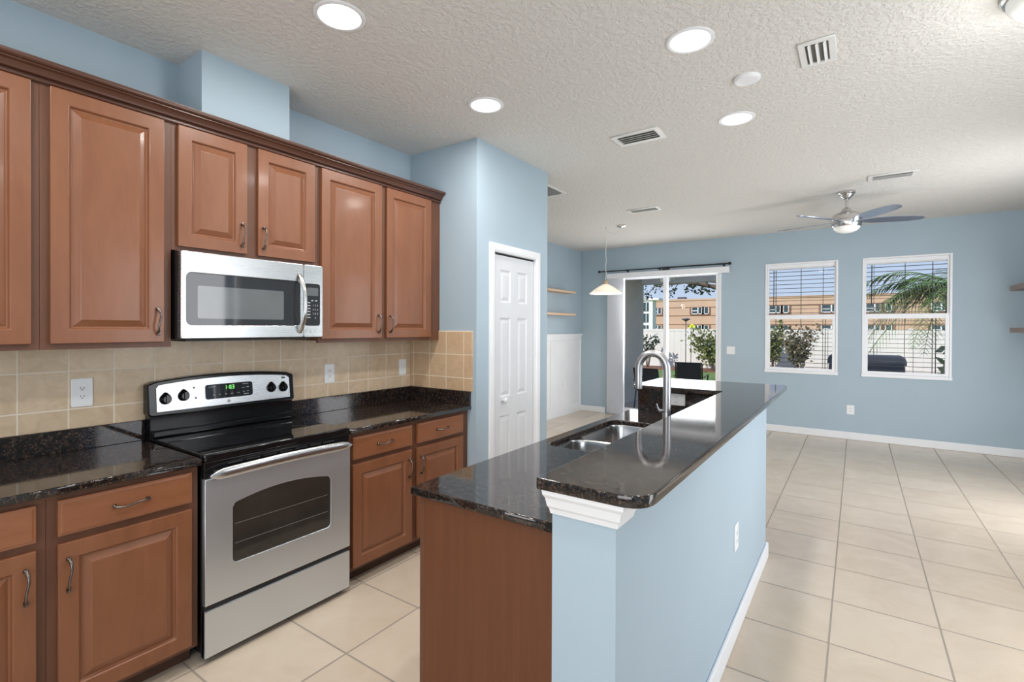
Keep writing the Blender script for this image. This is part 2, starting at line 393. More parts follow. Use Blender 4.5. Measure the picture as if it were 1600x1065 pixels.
# ------------------------------------------------------------------ room shell
WX, ZC, YF, XN, YP, XP, YPF = -2.988, 2.885, 8.133, -4.13, 2.85, -2.296, 3.862
XR, YB = 1.78, -2.6
struct('floor', B().box(-4.28, 1.93, YB-0.15, YF+0.15, -0.12, 0), 'floor', 'beige square tile floor')
struct('ceiling', B().box(-4.28, 1.93, YB-0.15, YF+0.15, ZC, ZC+0.2), 'ceil', 'white knockdown-textured ceiling')
struct('wall_left', B().box(WX-0.15, WX, YB, YPF+0.0, 0, ZC), 'wall', 'blue kitchen wall behind the cabinets')
struct('wall_soffit', B().box(WX, -2.72, 1.169, 1.640, 2.475, ZC), 'wall', 'blue boxed chase above the microwave cabinet')
struct('wall_pantry', B().box(WX, XP, YP, 3.052, 0, ZC).box(WX, XP, 3.668, YPF, 0, ZC).box(WX, XP, 3.052, 3.668, 2.092, ZC).box(WX, XP-0.16, 3.052, 3.668, 0, 2.092), 'wall', 'blue pantry closet walls')
struct('wall_nook_near', B().box(XN, WX, YPF-0.15, YPF, 0, ZC), 'wall', 'blue dining nook wall behind the pantry')
struct('wall_nook', B().box(XN-0.15, XN, YPF-0.15, YF, 0, ZC), 'wall', 'blue dining nook side wall with white wainscot')
DX0, DX1, DZ = -3.575, -1.715, 2.436
W1, W2, WZ0, WZ1 = (-1.090, -0.232), (0.075, 0.948), 0.885, 2.420
def farwall():
    b = B(); y0, y1 = YF, YF+0.15
    b.box(XN-0.15, DX0, y0, y1, 0, ZC); b.box(DX0, DX1, y0, y1, DZ, ZC); b.box(DX1, W1[0], y0, y1, 0, ZC)
    for a, c in (W1, W2): b.box(a, c, y0, y1, 0, WZ0); b.box(a, c, y0, y1, WZ1, ZC)
    b.box(W1[1], W2[0], y0, y1, 0, ZC); b.box(W2[1], XR+0.15, y0, y1, 0, ZC); return b
struct('wall_far', farwall(), 'wall', 'blue far wall with the sliding door and two windows')
struct('wall_right', B().box(XR, XR+0.15, YB, 1.90, 0, ZC).box(XR, XR+0.15, 3.50, 4.88, 0, ZC).box(XR, XR+0.15, 1.90, 3.50, 2.34, ZC).box(XR, XR+0.15, 1.90, 3.50, 0, 0.10).box(XR, XR+0.15, 5.92, YF, 0, ZC).box(XR, XR+0.15, 4.88, 5.92, 2.34, ZC).box(XR, XR+0.15, 4.88, 5.92, 0, 0.10), 'wall', 'blue right wall')
struct('wall_back', B().box(-3.14, -1.2, YB-0.15, YB, 0, ZC).box(1.2, 1.93, YB-0.15, YB, 0, ZC).box(-1.2, 1.2, YB-0.15, YB, 2.3, ZC).box(-1.2, 1.2, YB-0.15, YB, 0, 0.4), 'wall', 'blue wall behind the camera')
# island half wall, L shaped
PX0, PX1, PY0, PY1, RX0, RY0 = -0.659, -0.480, 1.14, 3.60, -1.262, 3.40
BZ = 1.097
struct('wall_island', B().box(PX0, PX1, PY0, PY1, 0, BZ-0.031).box(RX0, PX0, RY0, PY1, 0, BZ-0.031), 'wall', 'blue half wall carrying the raised bar top')
def base(name, segs, label):
    b = B()
    for (x0, x1, y0, y1) in segs:
        b.box(x0, x1, y0, y1, 0, 0.098)
    return struct(name, b, 'trim', label, bevel=0.006)
t_ = 0.016
base('baseboard_far', [(XN, DX0-0.06, YF-t_, YF), (DX1+0.06, XR, YF-t_, YF)], 'white baseboard along the far wall')
base('baseboard_island', [(PX1, PX1+t_, PY0-t_, PY1+t_), (PX0, PX1+t_, PY0-t_, PY0), (RX0-t_, PX1, PY1, PY1+t_)], 'white baseboard around the island half wall')
base('baseboard_pantry', [(XP, XP+t_, YP, 3.00), (XP, XP+t_, 3.73, YPF), (WX, XP+t_, YPF, YPF+t_)], 'white baseboard at the pantry')
base('baseboard_right', [(XR-t_, XR, YB, 4.85), (XR-t_, XR, 5.95, YF)], 'white baseboard along the right wall')
# crown under the bar top at the half wall end
def bartrim():
    prof = [(0.0, -0.068), (0.006, -0.066), (0.010, -0.052), (0.016, -0.045), (0.022, -0.022), (0.030, -0.012), (0.032, 0.0), (0.0, 0.0)]
    zt = BZ-0.03; b = B(); loops = []
    # sweep round three sides of the near end with mitred corners
    for d, h in prof:
        loops.append([(PX0-d*0.45, PY0+0.135, zt+h), (PX0-d*0.45, PY0-d, zt+h), (PX1+d, PY0-d, zt+h), (PX1+d, PY0+0.10, zt+h)])
    L = [[b.bm.verts.new(p) for p in lp] for lp in loops]; n = len(prof)
    for i in range(n):
        for k in range(3): b.bm.faces.new((L[i][k], L[i][k+1], L[(i+1) % n][k+1], L[(i+1) % n][k]))
    b.bm.faces.new([L[i][0] for i in range(n)]); b.bm.faces.new([L[i][3] for i in range(n)][::-1]); return b
struct('trim_1', bartrim(), 'trim', 'white crown moulding under the near end of the bar top')

# ------------------------------------------------------------------ pantry door
def casing(name, fn, u0, u1, v1, w, th, label, v0=0.0):
    b = B(); P = [(0, 0), (0, th*0.55), (w*0.25, th*0.9), (w*0.8, th), (w, th*0.85), (w, 0)]
    L = []
    for u, v, su, sv in ((u0, v0, -1, 0), (u0, v1, -1, 1), (u1, v1, 1, 1), (u1, v0, 1, 0)):
        L.append([b.bm.verts.new(fn(u+su*a, v+sv*a, n)) for a, n in P])
    for i in range(3):
        for k in range(len(P)): b.bm.faces.new((L[i][k], L[i][(k+1) % len(P)], L[i+1][(k+1) % len(P)], L[i+1][k]))
    b.bm.faces.new(L[0]); b.bm.faces.new(L[3][::-1])
    return struct(name, b, 'trim', label)
casing('trim_2', lambda u, v, n: (XP+n, u, v), 3.062, 3.658, 2.080, 0.062, 0.018, 'white casing round the pantry door')
d1 = sgroup('door_1', 'white six-panel pantry door with a small white knob', (XP-0.016, 3.068, 0.01))
dw, dh = 0.580, 2.052
cw = 0.095; pw = (dw-3*cw)/2
pans = []
for k in range(2):
    u0 = cw+k*(pw+cw)
    for (a, c) in ((0.16, 0.78), (0.93, 1.56), (1.68, 1.94)): pans.append((u0, u0+pw, a, c))
B().slab(lambda u, v, n: (n-0.035, u, v), dw, dh, 0.035, pans, [(0.012, -0.009), (0.020, -0.009), (0.042, -0.002)]).obj('door_leaf', 'door', d1)
B().lathe([(0.010, 0), (0.010, 0.012), (0.021, 0.022), (0.024, 0.034), (0.018, 0.046), (0.002, 0.050)], (0, 0.135, 0.905), 20, 'X').obj('door_knob', 'door', d1, smooth=40)
struct('trim_3', B().box(XP-0.10, XP-0.0005, 3.052, 3.0655, 0, 2.092).box(XP-0.10, XP-0.0005, 3.6545, 3.668, 0, 2.092).box(XP-0.10, XP-0.0005, 3.0655, 3.6545, 2.0765, 2.092), 'trim', 'white jamb of the pantry door')
struct('trim_5', B().box(XP-0.055, XP-0.012, 3.066, 3.654, 2.067, 2.076), 'blackm', 'dark bifold track above the pantry door')

# ------------------------------------------------------------------ nook wainscot and shelves
def wains():
    b = B(); Y0, Y1 = YPF+0.02, YF; w = Y1-Y0; n = 8; pw_ = w/n
    pn = [(i*pw_+0.035, (i+1)*pw_-0.035, 0.14, 1.28) for i in range(n)]
    b.slab(lambda u, v, nn: (XN+nn, Y0+u, v), w, 1.362, 0.018, pn, [(0.006, -0.010), (0.010, -0.010)])
    b.box(XN, XN+0.038, Y0, Y1, 1.362, 1.390); return b
struct('trim_4', wains(), 'trim', 'white board-and-batten wainscot in the dining nook')
def shelf(name, label, x0, x1, y0, y1, z, th, mat):
    return tag(B().box(x0, x1, y0, y1, z-th, z).obj(name, mat, bevel=0.003), label, 'shelf', None)
shelf('wall_shelf', 'upper pale wooden floating shelf in the dining nook', XN, -3.92, 5.60, 7.555, 2.11, 0.036, 'bamboo')
shelf('wall_shelf', 'lower pale wooden floating shelf in the dining nook', XN, -3.92, 5.60, 7.555, 1.735, 0.036, 'bamboo')
for z, lab in ((1.985, 'upper greyish wooden bracket shelf on the right wall'), (1.508, 'lower greyish wooden bracket shelf on the right wall')):
    t = thing('bracket_shelf', lab, 'shelf', (XR, 7.4, z-0.05))
    B().box(-0.335, 0, -0.75, 0.56, 0, 0.055).obj('shelf_board', 'walnut', t, bevel=0.003)
    for y in (0.36, -0.5):
        bb = B(); bb.box(-0.26, 0, y-0.012, y+0.012, -0.006, 0); bb.box(-0.006, 0, y-0.012, y+0.012, -0.20, 0)
        bb.tube([(-0.25, y, -0.006), (-0.18, y, -0.035), (-0.09, y, -0.10), (-0.006, y, -0.19)], 0.006, 8); bb.obj('bracket', 'blackm', t)

# ------------------------------------------------------------------ plates
def plate(label, cat, loc, fn, w=0.078, h=0.125, kind='outlet', group=None):
    """fn maps (u,v,n) local -> xyz local"""
    name = {'outlet': 'wall_outlet', 'switch': 'light_switch', 'decora': 'wall_outlet'}[kind]
    t = thing(name, label, cat, loc, 0, group)
    me = flat_curve([rrect(-w/2, w/2, -h/2, h/2, 0.006, 3)], 0.006, 0.002, 0.006)
    b = B(); b.add_mesh(me)
    for v in b.bm.verts: v.co = Vector(fn(*v.co))
    b.obj('cover_plate', 'plate', t)
    def bit(name, mat, u0, u1, v0, v1, n0, n1):
        q = B(); q.prism([(u0, v0), (u1, v0), (u1, v1), (u0, v1)], fn, n0, n1); q.obj(name, mat, t)
    if kind == 'outlet':
        for s in (-1, 1):
            q = B(); q.prism(rrect(-0.0165, 0.0165, s*0.0195-0.014, s*0.0195+0.014, 0.010, 4), fn, 0.004, 0.0075); o = q.obj('receptacle', 'plate', t)
            for u in (-0.0065, 0.0065): B().prism([(u-0.0013, s*0.0195-0.002), (u+0.0013, s*0.0195-0.002), (u+0.0013, s*0.0195+0.006), (u-0.0013, s*0.0195+0.006)], fn, 0.0070, 0.0080).obj('slot', 'slot', o)
            B().prism(rrect(-0.0025, 0.0025, s*0.0195-0.0095, s*0.0195-0.0045, 0.002, 3), fn, 0.0070, 0.0080).obj('ground_hole', 'slot', o)
    elif kind == 'switch':
        n = max(1, round(w/0.06))
        for k in range(n):
            u = (k-(n-1)/2)*0.046; bit('rocker', 'trim', u-0.0165, u+0.0165, -0.033, 0.033, 0.004, 0.009)
    else:
        bit('receptacle', 'trim', -0.0165, 0.0165, -0.033, 0.033, 0.004, 0.0075)
        for s in (-1, 1):
            for u in (-0.006, 0.006): B().prism([(u-0.0013, s*0.018-0.004), (u+0.0013, s*0.018-0.004), (u+0.0013, s*0.018+0.004), (u-0.0013, s*0.018+0.004)], fn, 0.007, 0.0080).obj('slot', 'slot', t)
    return t
fx = lambda u, v, n: (n, u, v)          # on a wall facing +X
fyn = lambda u, v, n: (u, -n, v)        # on a wall facing -Y
plate('white duplex outlet on the backsplash left of the range', 'outlet', (WX+0.012, 0.761, 1.180), fx, 0.080, 0.132)
plate('white rectangular outlet on the backsplash just right of the range', 'outlet', (WX+0.012, 2.087, 1.172), fx, 0.078, 0.128, 'decora')
plate('white switch plate on the backsplash near the pantry corner', 'switch', (WX+0.012, 2.755, 1.174), fx, 0.074, 0.124, 'switch')
plate('white double switch plate on the far wall beside the sliding door', 'switch', (-1.577, YF, 1.161), fyn, 0.118, 0.118, 'switch')
plate('white outlet low on the far wall between the windows', 'outlet', (-0.063, YF, 0.40), fyn, 0.085, 0.125)
plate('white outlet on the side of the blue island half wall', 'outlet', (PX1, 2.615, 0.475), fx, 0.080, 0.128)
plate('white outlet low on the nook wainscot', 'outlet', (XN+0.012, 7.47, 0.53), fx, 0.07, 0.115)
plate('wide white outlet plate on the dark granite end splash of the island', 'outlet', (-0.995, RY0-0.022, 1.012), lambda u, v, n: (u, -n, v), 0.118, 0.078, 'decora')

# ------------------------------------------------------------------ kitchen cabinets
DOORPROF = [(0.003, -0.004), (0.007, -0.012), (0.012, -0.0125), (0.036, -0.002), (0.038, 0.0)]
def handle(parent, u, v, length, vertical, fn):
    """bow pull with ball feet; fn local->xyz"""
    pts = []; rs = []; L = length/2
    for i in range(17):
        s = -1+2*i/16; a = abs(s)
        n = 0.026*(1-a**4)+0.004+ (0.0 if a < 0.9 else 0.004)
        wob = 0.004*math.sin(s*math.pi)
        rs.append(0.0042 + (0.0022 if 0.72 < a < 0.86 else 0) + (0.004 if a > 0.93 else 0))
        pts.append(fn(u+wob, v+s*L, n) if vertical else fn(u+s*L, v+wob, n))
    b = B(); b.tube(pts, rs, 10)
    for s in (-1, 1):
        p0 = fn(u, v+s*L*0.93, 0) if vertical else fn(u+s*L*0.93, v, 0); p1 = fn(u, v+s*L*0.93, 0.016) if vertical else fn(u+s*L*0.93, v, 0.016)
        b.tube([p0, p1], [0.0075, 0.0055], 10)
    return b.obj('handle', 'bronze', parent, smooth=50)
def cab_door(parent, X, y0, y1, z0, z1, hpos=None, facing=1, frame=0.058, mat='wood', o=(0, 0, 0)):
    w, h = y1-y0, z1-z0
    fn = lambda u, v, n: (X+facing*n-o[0], y0+u-o[1], z0+v-o[2])
    d = B().slab(fn, w, h, 0.020, [(frame, w-frame, frame, h-frame)], DOORPROF).obj('door', mat, parent, bevel=0.0025)
    if hpos:
        su, sv = hpos; u = 0.028 if su == 'L' else w-0.028; v = 0.095 if sv == 'B' else h-0.115
        handle(d, u, v, 0.118, True, lambda a, b_, n: fn(a, b_, 0.020+n))
    return d
def drawer(parent, X, y0, y1, z0, z1, facing=1, o=(0, 0, 0), h=True):
    fn = lambda u, v, n: (X+facing*n-o[0], y0+u-o[1], z0+v-o[2]); w, hh = y1-y0, z1-z0
    d = B().slab(fn, w, hh, 0.020, [(0.006, w-0.006, 0.006, hh-0.006)], [(0.006, 0.002)]).obj('drawer', 'wood_drawer', parent, bevel=0.002)
    if h: handle(d, w/2, hh/2, 0.115, False, lambda a, b_, n: fn(a, b_, 0.022+n))
    return d
UF, UB, UT = -2.663, 1.394, 2.475
def upper(label, y0, y1, zb, doors):
    t = thing('wall_cabinet', label, 'cabinet', (WX, y0, zb), 0, None); o = (WX, y0, zb)
    body = B().box(0.001, UF-0.019-WX, 0.0006, y1-y0-0.0006, 0.014, UT-zb).obj('carcass', 'wood_frame_shaded', t)
    # face frame: stiles and rails around the door openings
    b = B(); xa, xb = UF-0.019-WX, UF-WX; cuts = [(a+0.012-y0, c-0.012-y0) for a, c, z0, z1, hp in doors]
    prev = 0.0006
    for a, c in cuts: b.box(xa, xb, prev, a, 0, UT-zb); prev = c
    b.box(xa, xb, prev, y1-y0-0.0006, 0, UT-zb)
    for (a, c), dd in zip(cuts, doors):
        b.box(xa, xb, a, c, 0, dd[2]+0.012-zb); b.box(xa, xb, a, c, dd[3]-0.012-zb, UT-zb)
    b.obj('face_frame', 'wood_frame_shaded', t)
    for a, c, z0, z1, hp in doors: cab_door(t, UF, a, c, z0, z1, hp, o=o)
    return t
DT, DB = 2.447, 1.418
upper('tall wall cabinet cut off by the left frame edge', 0.0, 0.550, UB, [(0.026, 0.523, DB, DT, ('L', 'B'))])
upper('wide single-door wall cabinet left of the microwave', 0.550, 1.010, UB, [(0.579, 0.976, DB, DT, ('R', 'B'))])
upper('short two-door wall cabinet above the microwave', 1.010, 1.789, 1.853, [(1.034, 1.358, 1.872, DT, ('R', 'B')), (1.416, 1.757, 1.872, DT, ('L', 'B'))])
upper('two-door wall cabinet between the microwave and the pantry wall', 1.789, 2.848, UB, [(1.802, 2.263, DB, DT, ('R', 'B')), (2.307, 2.736, DB, DT, ('L', 'B'))])
def crown():
    prof = [(0.0, 2.450), (0.012, 2.450), (0.016, 2.454), (0.016, 2.460), (0.009, 2.463), (0.009, 2.468), (0.020, 2.470), (0.026, 2.473), (0.030, 2.482), (0.038, 2.494), (0.048, 2.500), (0.048, 2.505), (0.056, 2.507), (0.062, 2.512), (0.064, 2.518), (0.064, 2.526), (-0.02, 2.526), (-0.02, 2.476), (0.0, 2.476)]
    return B().prism(prof, lambda u, v, d: (UF+u, d, v), 0.0, 2.846)
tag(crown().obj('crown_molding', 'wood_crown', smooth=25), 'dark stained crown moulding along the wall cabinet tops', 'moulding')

LF, CZ, CT = -2.378, 0.914, 0.884
def lower(label, y0, y1, cells):
    t = thing('base_cabinet', label, 'cabinet', (WX, y0, 0)); o = (WX, y0, 0)
    B().box(0.001, LF-0.019-WX, 0.0006, y1-y0-0.0006, 0.10, CT).obj('carcass', 'wood_frame_shaded', t)
    b = B(); xa, xb = LF-0.019-WX, LF-WX; cuts = [(a+0.012-y0, c-0.012-y0) for a, c, hp in cells]; prev = 0.0006
    for a, c in cuts: b.box(xa, xb, prev, a, 0.085, CT); prev = c
    b.box(xa, xb, prev, y1-y0-0.0006, 0.085, CT)
    for a, c in cuts:
        b.box(xa, xb, a, c, 0.085, 0.118); b.box(xa, xb, a, c, 0.690, 0.738); b.box(xa, xb, a, c, 0.848, CT)
    b.obj('face_frame', 'wood_frame_shaded', t)
    B().box(0.001, LF-0.075-WX, 0.001, y1-y0-0.001, 0.0, 0.10).obj('toe_kick', 'toe', t)
    for a, c, hp in cells:
        cab_door(t, LF, a, c, 0.106, 0.700, hp, o=o); drawer(t, LF, a, c, 0.729, 0.859, o=o)
    return t
lower('base cabinet cut off by the left frame edge', -0.02, 0.507, [(0.02, 0.478, ('R', 'T'))])
lower('single-door base cabinet with drawer directly left of the range', 0.507, 1.005, [(0.536, 0.975, ('L', 'T'))])
lower('two-door base cabinet with two drawers right of the range', 1.797, 2.848, [(1.813, 2.271, ('R', 'T')), (2.321, 2.779, ('L', 'T'))])

def counter(name, label, y0, y1, ret=False):
    t = thing(name, label, 'countertop', (0, 0, 0))
    me = flat_curve([[(WX+0.001, y0), (-2.342, y0), (-2.342, y1), (WX+0.001, y1)]], 0.030, 0.004, CZ)
    B().add_mesh(me).obj('slab', 'granite', t)
    b = B(); b.box(WX+0.001, WX+0.022, y0, y1, CZ, 1.016)
    if ret: b.box(WX+0.022, -2.345, YP-0.021, YP-0.0005, CZ, 1.016)
    b.obj('upstand', 'granite', t, bevel=0.002); return t
counter('kitchen_countertop', 'dark speckled granite countertop left of the range', -0.03, 1.008)
counter('kitchen_countertop', 'dark speckled granite countertop right of the range', 1.792, YP-0.001, True)
tag(B().box(WX+0.0005, WX+0.012, -0.03, YP-0.0005, 1.0165, 1.4735).obj('tile_backsplash', 'splash'), 'long beige tile backsplash behind the range', 'backsplash')
def ret_splash():
    b = B(); b.box(WX+0.013, -2.327, YP-0.010, YP-0.0005, 1.0165, 1.465); return b
tag(ret_splash().obj('tile_backsplash', 'splash2', bevel=0.003), 'short tan tile backsplash return on the pantry wall', 'backsplash')

# ------------------------------------------------------------------ range
RX, RY0_, RW = -2.333, 1.016, 0.755
rg = thing('electric_range', 'stainless electric range with black glass cooktop', 'range', (WX, RY0_, 0))
FX = RX-WX                               # door front in local x
B().box(0.03, FX-0.045, 0.002, RW-0.002, 0.045, 0.893).obj('body', 'black', rg, bevel=0.003)
B().box(0.08, FX-0.06, 0.03, RW-0.03, 0.0, 0.045).obj('plinth', 'blackm', rg)
def on_front(me_or_pts, n0, n1, off=0): pass
frt = lambda u, v, n: (n, u, v)
ct = flat_curve([rrect(0.05, FX-0.010, 0.0, RW, 0.012, 4)], 0.032, 0.005, 0.926); B().add_mesh(ct).obj('cooktop', 'blackglass', rg, smooth=40)
for (cx, cy, r) in ((0.42, 0.20, 0.105), (0.42, 0.56, 0.085), (0.20, 0.21, 0.08), (0.20, 0.56, 0.10)):
    for rr in (r, r*0.62):
        lo = []; rb = B()
        for q in ((rr, 0.9262), (rr+0.002, 0.9263), (rr+0.002, 0.9261)): lo.append([(cx+q[0]*math.cos(2*math.pi*k/48), cy+q[0]*math.sin(2*math.pi*k/48), q[1]) for k in range(48)])
        rb.bridge(lo, False, False); rb.obj('burner_ring', 'legend', rg)
# front fascia under the cooktop, vents
fa = B().box(FX-0.045, FX-0.008, 0.0, RW, 0.822, 0.893); fa.obj('fascia', 'black', rg, bevel=0.003)
vb = B()
for k in range(7): vb.box(FX-0.0085, FX-0.0055, 0.10+k*0.082, 0.165+k*0.082, 0.868, 0.874)
vb.obj('vent', 'legend', rg)
# oven door: steel with arched window
def arch(u0, u1, v0, vs, vm, r=0.022, n=60):
    pts = []
    for cx, cy, a0 in ((u0+r, v0+r, 180), (u1-r, v0+r, 270)):
        for i in range(5): a = math.radians(a0+90*i/4); pts.append((cx+r*math.cos(a), cy+r*math.sin(a)))
    for i in range(n+1):
        s = i/n; u = u1+(u0-u1)*s; k = 2*s-1; q = max(0.0, 1-(1-abs(k))*(u1-u0)/2/0.018); pts.append((u, vs-0.018*(1-math.sqrt(max(0, 1-q*q)))+(vm-vs)*(1-k*k)))
    return pts
dm = flat_curve([[(0.0, 0.262), (RW, 0.262), (RW, 0.818), (0.0, 0.818)], arch(0.118, 0.632, 0.411, 0.683, 0.716)], 0.030, 0.002, 0.0)
b = B().add_mesh(dm)
for v in b.bm.verts: v.co = Vector((FX+v.co.z, v.co.x, v.co.y))
dob = b.obj('oven_door', 'steel', rg)
b = B(); b.prism(arch(0.112, 0.638, 0.405, 0.688, 0.722), frt, FX-0.012, FX-0.006); b.obj('oven_window', 'ovenwin', dob)
b = B().box(FX-0.028, FX-0.015, 0.02, RW-0.02, 0.30, 0.80); b.obj('door_core', 'blackm', dob)
rk = B()
for z in (0.495, 0.585):
    rk.box(FX-0.0062, FX-0.0056, 0.13, 0.62, z, z+0.003)
rk.obj('oven_rack', 'rack', dob)
# handle
hb = B(); pts = []
for i in range(25):
    s = -1+2*i/24; bow = 0.012*(1-s*s)
    pts.append((FX+0.028+bow, RW/2+s*(RW/2-0.008), 0.848-0.012*(s*s)))
lo = []
for i, p in enumerate(pts):
    s = abs(-1+2*i/24); k = max(0.25, (1-s**14)**0.5) if s < 1 else 0.12
    lo.append([(p[0]+0.011*k*math.cos(a), p[1], p[2]+0.025*k*math.sin(a)) for a in [2*math.pi*j/16 for j in range(16)]])
hb.bridge(lo)
for y in (0.05, RW-0.05): hb.box(FX-0.009, FX+0.026, y-0.012, y+0.012, 0.826, 0.850)
hb.obj('door_handle', 'steel_h', rg, smooth=45)
b = B().box(FX-0.04, FX-0.012, 0.0, RW, 0.03, 0.262); b.obj('drawer_backing', 'blackm', rg)
b = B().box(FX-0.03, FX-0.001, 0.0, RW, 0.032, 0.236); b.obj('storage_drawer', 'steel', rg, bevel=0.003)
# backguard: neck, curved panel
def bgo(grow, z_low=1.046, n=20):
    pts = []; u0, u1 = -0.002-grow, RW+0.002+grow; r = 0.030
    zt = lambda s: 1.192+0.026*(1-s*s)+grow
    for i in range(n+1):
        s = -1+2*i/n; u = (u0+u1)/2+s*(u1-u0)/2; z = zt(s)
        if abs(s) > 0.97: z -= 0.010
        pts.append((u, z))
    pts += [(u1, z_low+0.012-grow), (u1-0.012, z_low-grow), (u0+0.012, z_low-grow), (u0, z_low+0.012-grow)]
    return pts
B().prism([(-0.006, 0.86), (RW+0.006, 0.86), (RW+0.005, 1.07), (-0.005, 1.07)], frt, 0.012, 0.075).obj('backguard_neck', 'black', rg, bevel=0.004)
B().box(0.07, 0.095, 0.0, RW, 0.926, 0.962).obj('backguard_lip', 'black', rg, bevel=0.008, seg=3)
lean = lambda u, v, n: (0.084-0.10*(v-1.046)+n, u, v)
bgd = B().bridge([[(0.014, u, v) for u, v in bgo(0.012)], [lean(u, v, 0) for u, v in bgo(0.012)]]).obj('backguard', 'black', rg, bevel=0.006)
def shrink_panel():
    return [(min(max(u, 0.022), RW-0.016), max(v-0.006, 1.056)) for u, v in bgo(0.0, 1.050)]
cp = B().bridge([[lean(u, v, -0.002) for u, v in shrink_panel()], [lean(u, v, 0.004) for u, v in shrink_panel()]]).obj('control_panel', 'steel_h', rg, bevel=0.0015)
dsp = B().prism(rrect(0.252, 0.508, 1.092, 1.172, 0.014, 4), lean, 0.002, 0.0065).obj('clock_display', 'blackglass', cp)
# seven-segment clock 1:03
SEG = {'1': 'bc', '0': 'abcdef', '3': 'abgcd'}
sg = B(); u = 0.362
def seg7(b, ch, u, v, w=0.010, h=0.021, t=0.0026):
    g = {'a': (0, w, h-t, h), 'd': (0, w, 0, t), 'g': (0, w, h/2-t/2, h/2+t/2), 'f': (0, t, h/2, h), 'e': (0, t, 0, h/2), 'b': (w-t, w, h/2, h), 'c': (w-t, w, 0, h/2)}
    for k in SEG[ch]:
        a = g[k]; b.prism([(u+a[0], v+a[2]), (u+a[1], v+a[2]), (u+a[1], v+a[3]), (u+a[0], v+a[3])], lean, 0.0064, 0.0070)
seg7(sg, '1', 0.352, 1.140); seg7(sg, '0', 0.378, 1.140); seg7(sg, '3', 0.394, 1.140)
for dz in (0.006, 0.014): sg.prism([(0.3695, 1.140+dz), (0.3720, 1.140+dz), (0.3720, 1.1425+dz), (0.3695, 1.1425+dz)], lean, 0.0064, 0.0070)
sg.obj('clock_digit', 'green', cp)
for (u, v, w) in ((0.268, 1.157, 0.034), (0.29, 1.112, 0.010), (0.32, 1.112, 0.009), (0.352, 1.112, 0.012), (0.385, 1.112, 0.012), (0.42, 1.113, 0.012), (0.452, 1.116, 0.010), (0.475, 1.118, 0.009), (0.448, 1.139, 0.014), (0.472, 1.141, 0.014), (0.45, 1.160, 0.034), (0.455, 1.103, 0.03)):
    B().prism([(u, v), (u+w, v), (u+w, v+0.003), (u, v+0.003)], lean, 0.0064, 0.0068).obj('button_legend', 'grey', cp)
B().prism([(0.373+0.009*math.cos(2*math.pi*k/20), 1.073+0.009*math.sin(2*math.pi*k/20)) for k in range(20)], lean, 0.003, 0.0055).obj('round_emblem', 'grey', cp)
for (u, v) in ((0.196, 1.163), (0.204, 1.108)): B().prism([(u+0.005*math.cos(2*math.pi*k/12), v+0.005*math.sin(2*math.pi*k/12)) for k in range(12)], lean, 0.003, 0.005).obj('indicator_light', 'blackm', cp)
B().prism([(0.690, 1.174), (0.712, 1.172), (0.712, 1.182), (0.690, 1.184)], lean, 0.003, 0.0046).obj('corner_badge', 'blackm', cp)
for (u, v) in ((0.062, 1.118), (0.146, 1.126), (0.622, 1.124), (0.697, 1.120)):
    b = B(); N = 28
    def kr(r, tip): return [(u+(r+tip*max(0, math.cos(2*math.pi*k/N-math.pi/2))**12)*math.cos(2*math.pi*k/N), v+(r+tip*max(0, math.cos(2*math.pi*k/N-math.pi/2))**12)*math.sin(2*math.pi*k/N)) for k in range(N)]
    b.bridge([[lean(p, q, d) for p, q in kr(r, tp)] for r, tp, d in ((0.0275, 0.008, 0.004), (0.0270, 0.008, 0.010), (0.022, 0.004, 0.015), (0.019, 0.0, 0.026), (0.017, 0, 0.028))])
    b.prism([(u-0.005, v-0.019), (u+0.005, v-0.019), (u+0.005, v+0.021), (u-0.005, v+0.021)], lean, 0.02, 0.034)
    b.obj('knob', 'black', rg, smooth=35)

# ------------------------------------------------------------------ microwave (hung under the short cabinet)
mw = thing('microwave_oven', 'stainless over-the-range microwave with black control panel', 'microwave', (WX, 1.018, 1.424)); MW, MH = 0.754, 0.424; MX = -2.592-WX
B().box(0.014, MX-0.03, 0.0, MW, 0.004, MH).obj('body', 'black', mw, bevel=0.003)
me = flat_curve([rrect(0.004, 0.630, 0.008, MH-0.002, 0.010, 4), rrect(0.028, 0.612, 0.073, 0.322, 0.024, 6)], 0.034, 0.003, 0.0)
b = B().add_mesh(me)
def bow(v): return 0.010*(1-((v.y-MW/2)/(MW/2))**2)
for v in b.bm.verts: v.co = Vector((MX+v.co.z+0.004, v.co.x, v.co.y))
mdo = b.obj('door', 'steel_h', mw)
b = B(); b.prism(rrect(0.024, 0.616, 0.069, 0.326, 0.026, 6), frt, MX-0.006, MX-0.001); b.obj('glass_panel', 'mdark', mdo)
b = B(); b.prism(rrect(0.078, 0.513, 0.105, 0.262, 0.008, 4), frt, MX-0.0015, MX-0.0005); b.obj('viewing_window', 'mwin', mdo)
b = B(); b.prism([(0.037+0.011*math.cos(2*math.pi*k/20), 0.040+0.011*math.sin(2*math.pi*k/20)) for k in range(20)], frt, MX, MX+0.0055); b.obj('round_emblem', 'chrome', mdo)
b = B(); b.prism(rrect(0.632, MW, 0.008, MH-0.002, 0.010, 4), frt, MX-0.03, MX+0.002); b.obj('control_housing', 'steel_h', mw, bevel=0.002)
kp = B(); kp.prism(rrect(0.638, 0.735, 0.073, 0.316, 0.016, 5), frt, MX+0.001, MX+0.004); kpo = kp.obj('control_panel', 'mdark', mw)
b = B(); b.prism(rrect(0.652, 0.722, 0.246, 0.292, 0.004, 3), frt, MX+0.0035, MX+0.0050); b.obj('display', 'mwin', kpo)
kd = B()
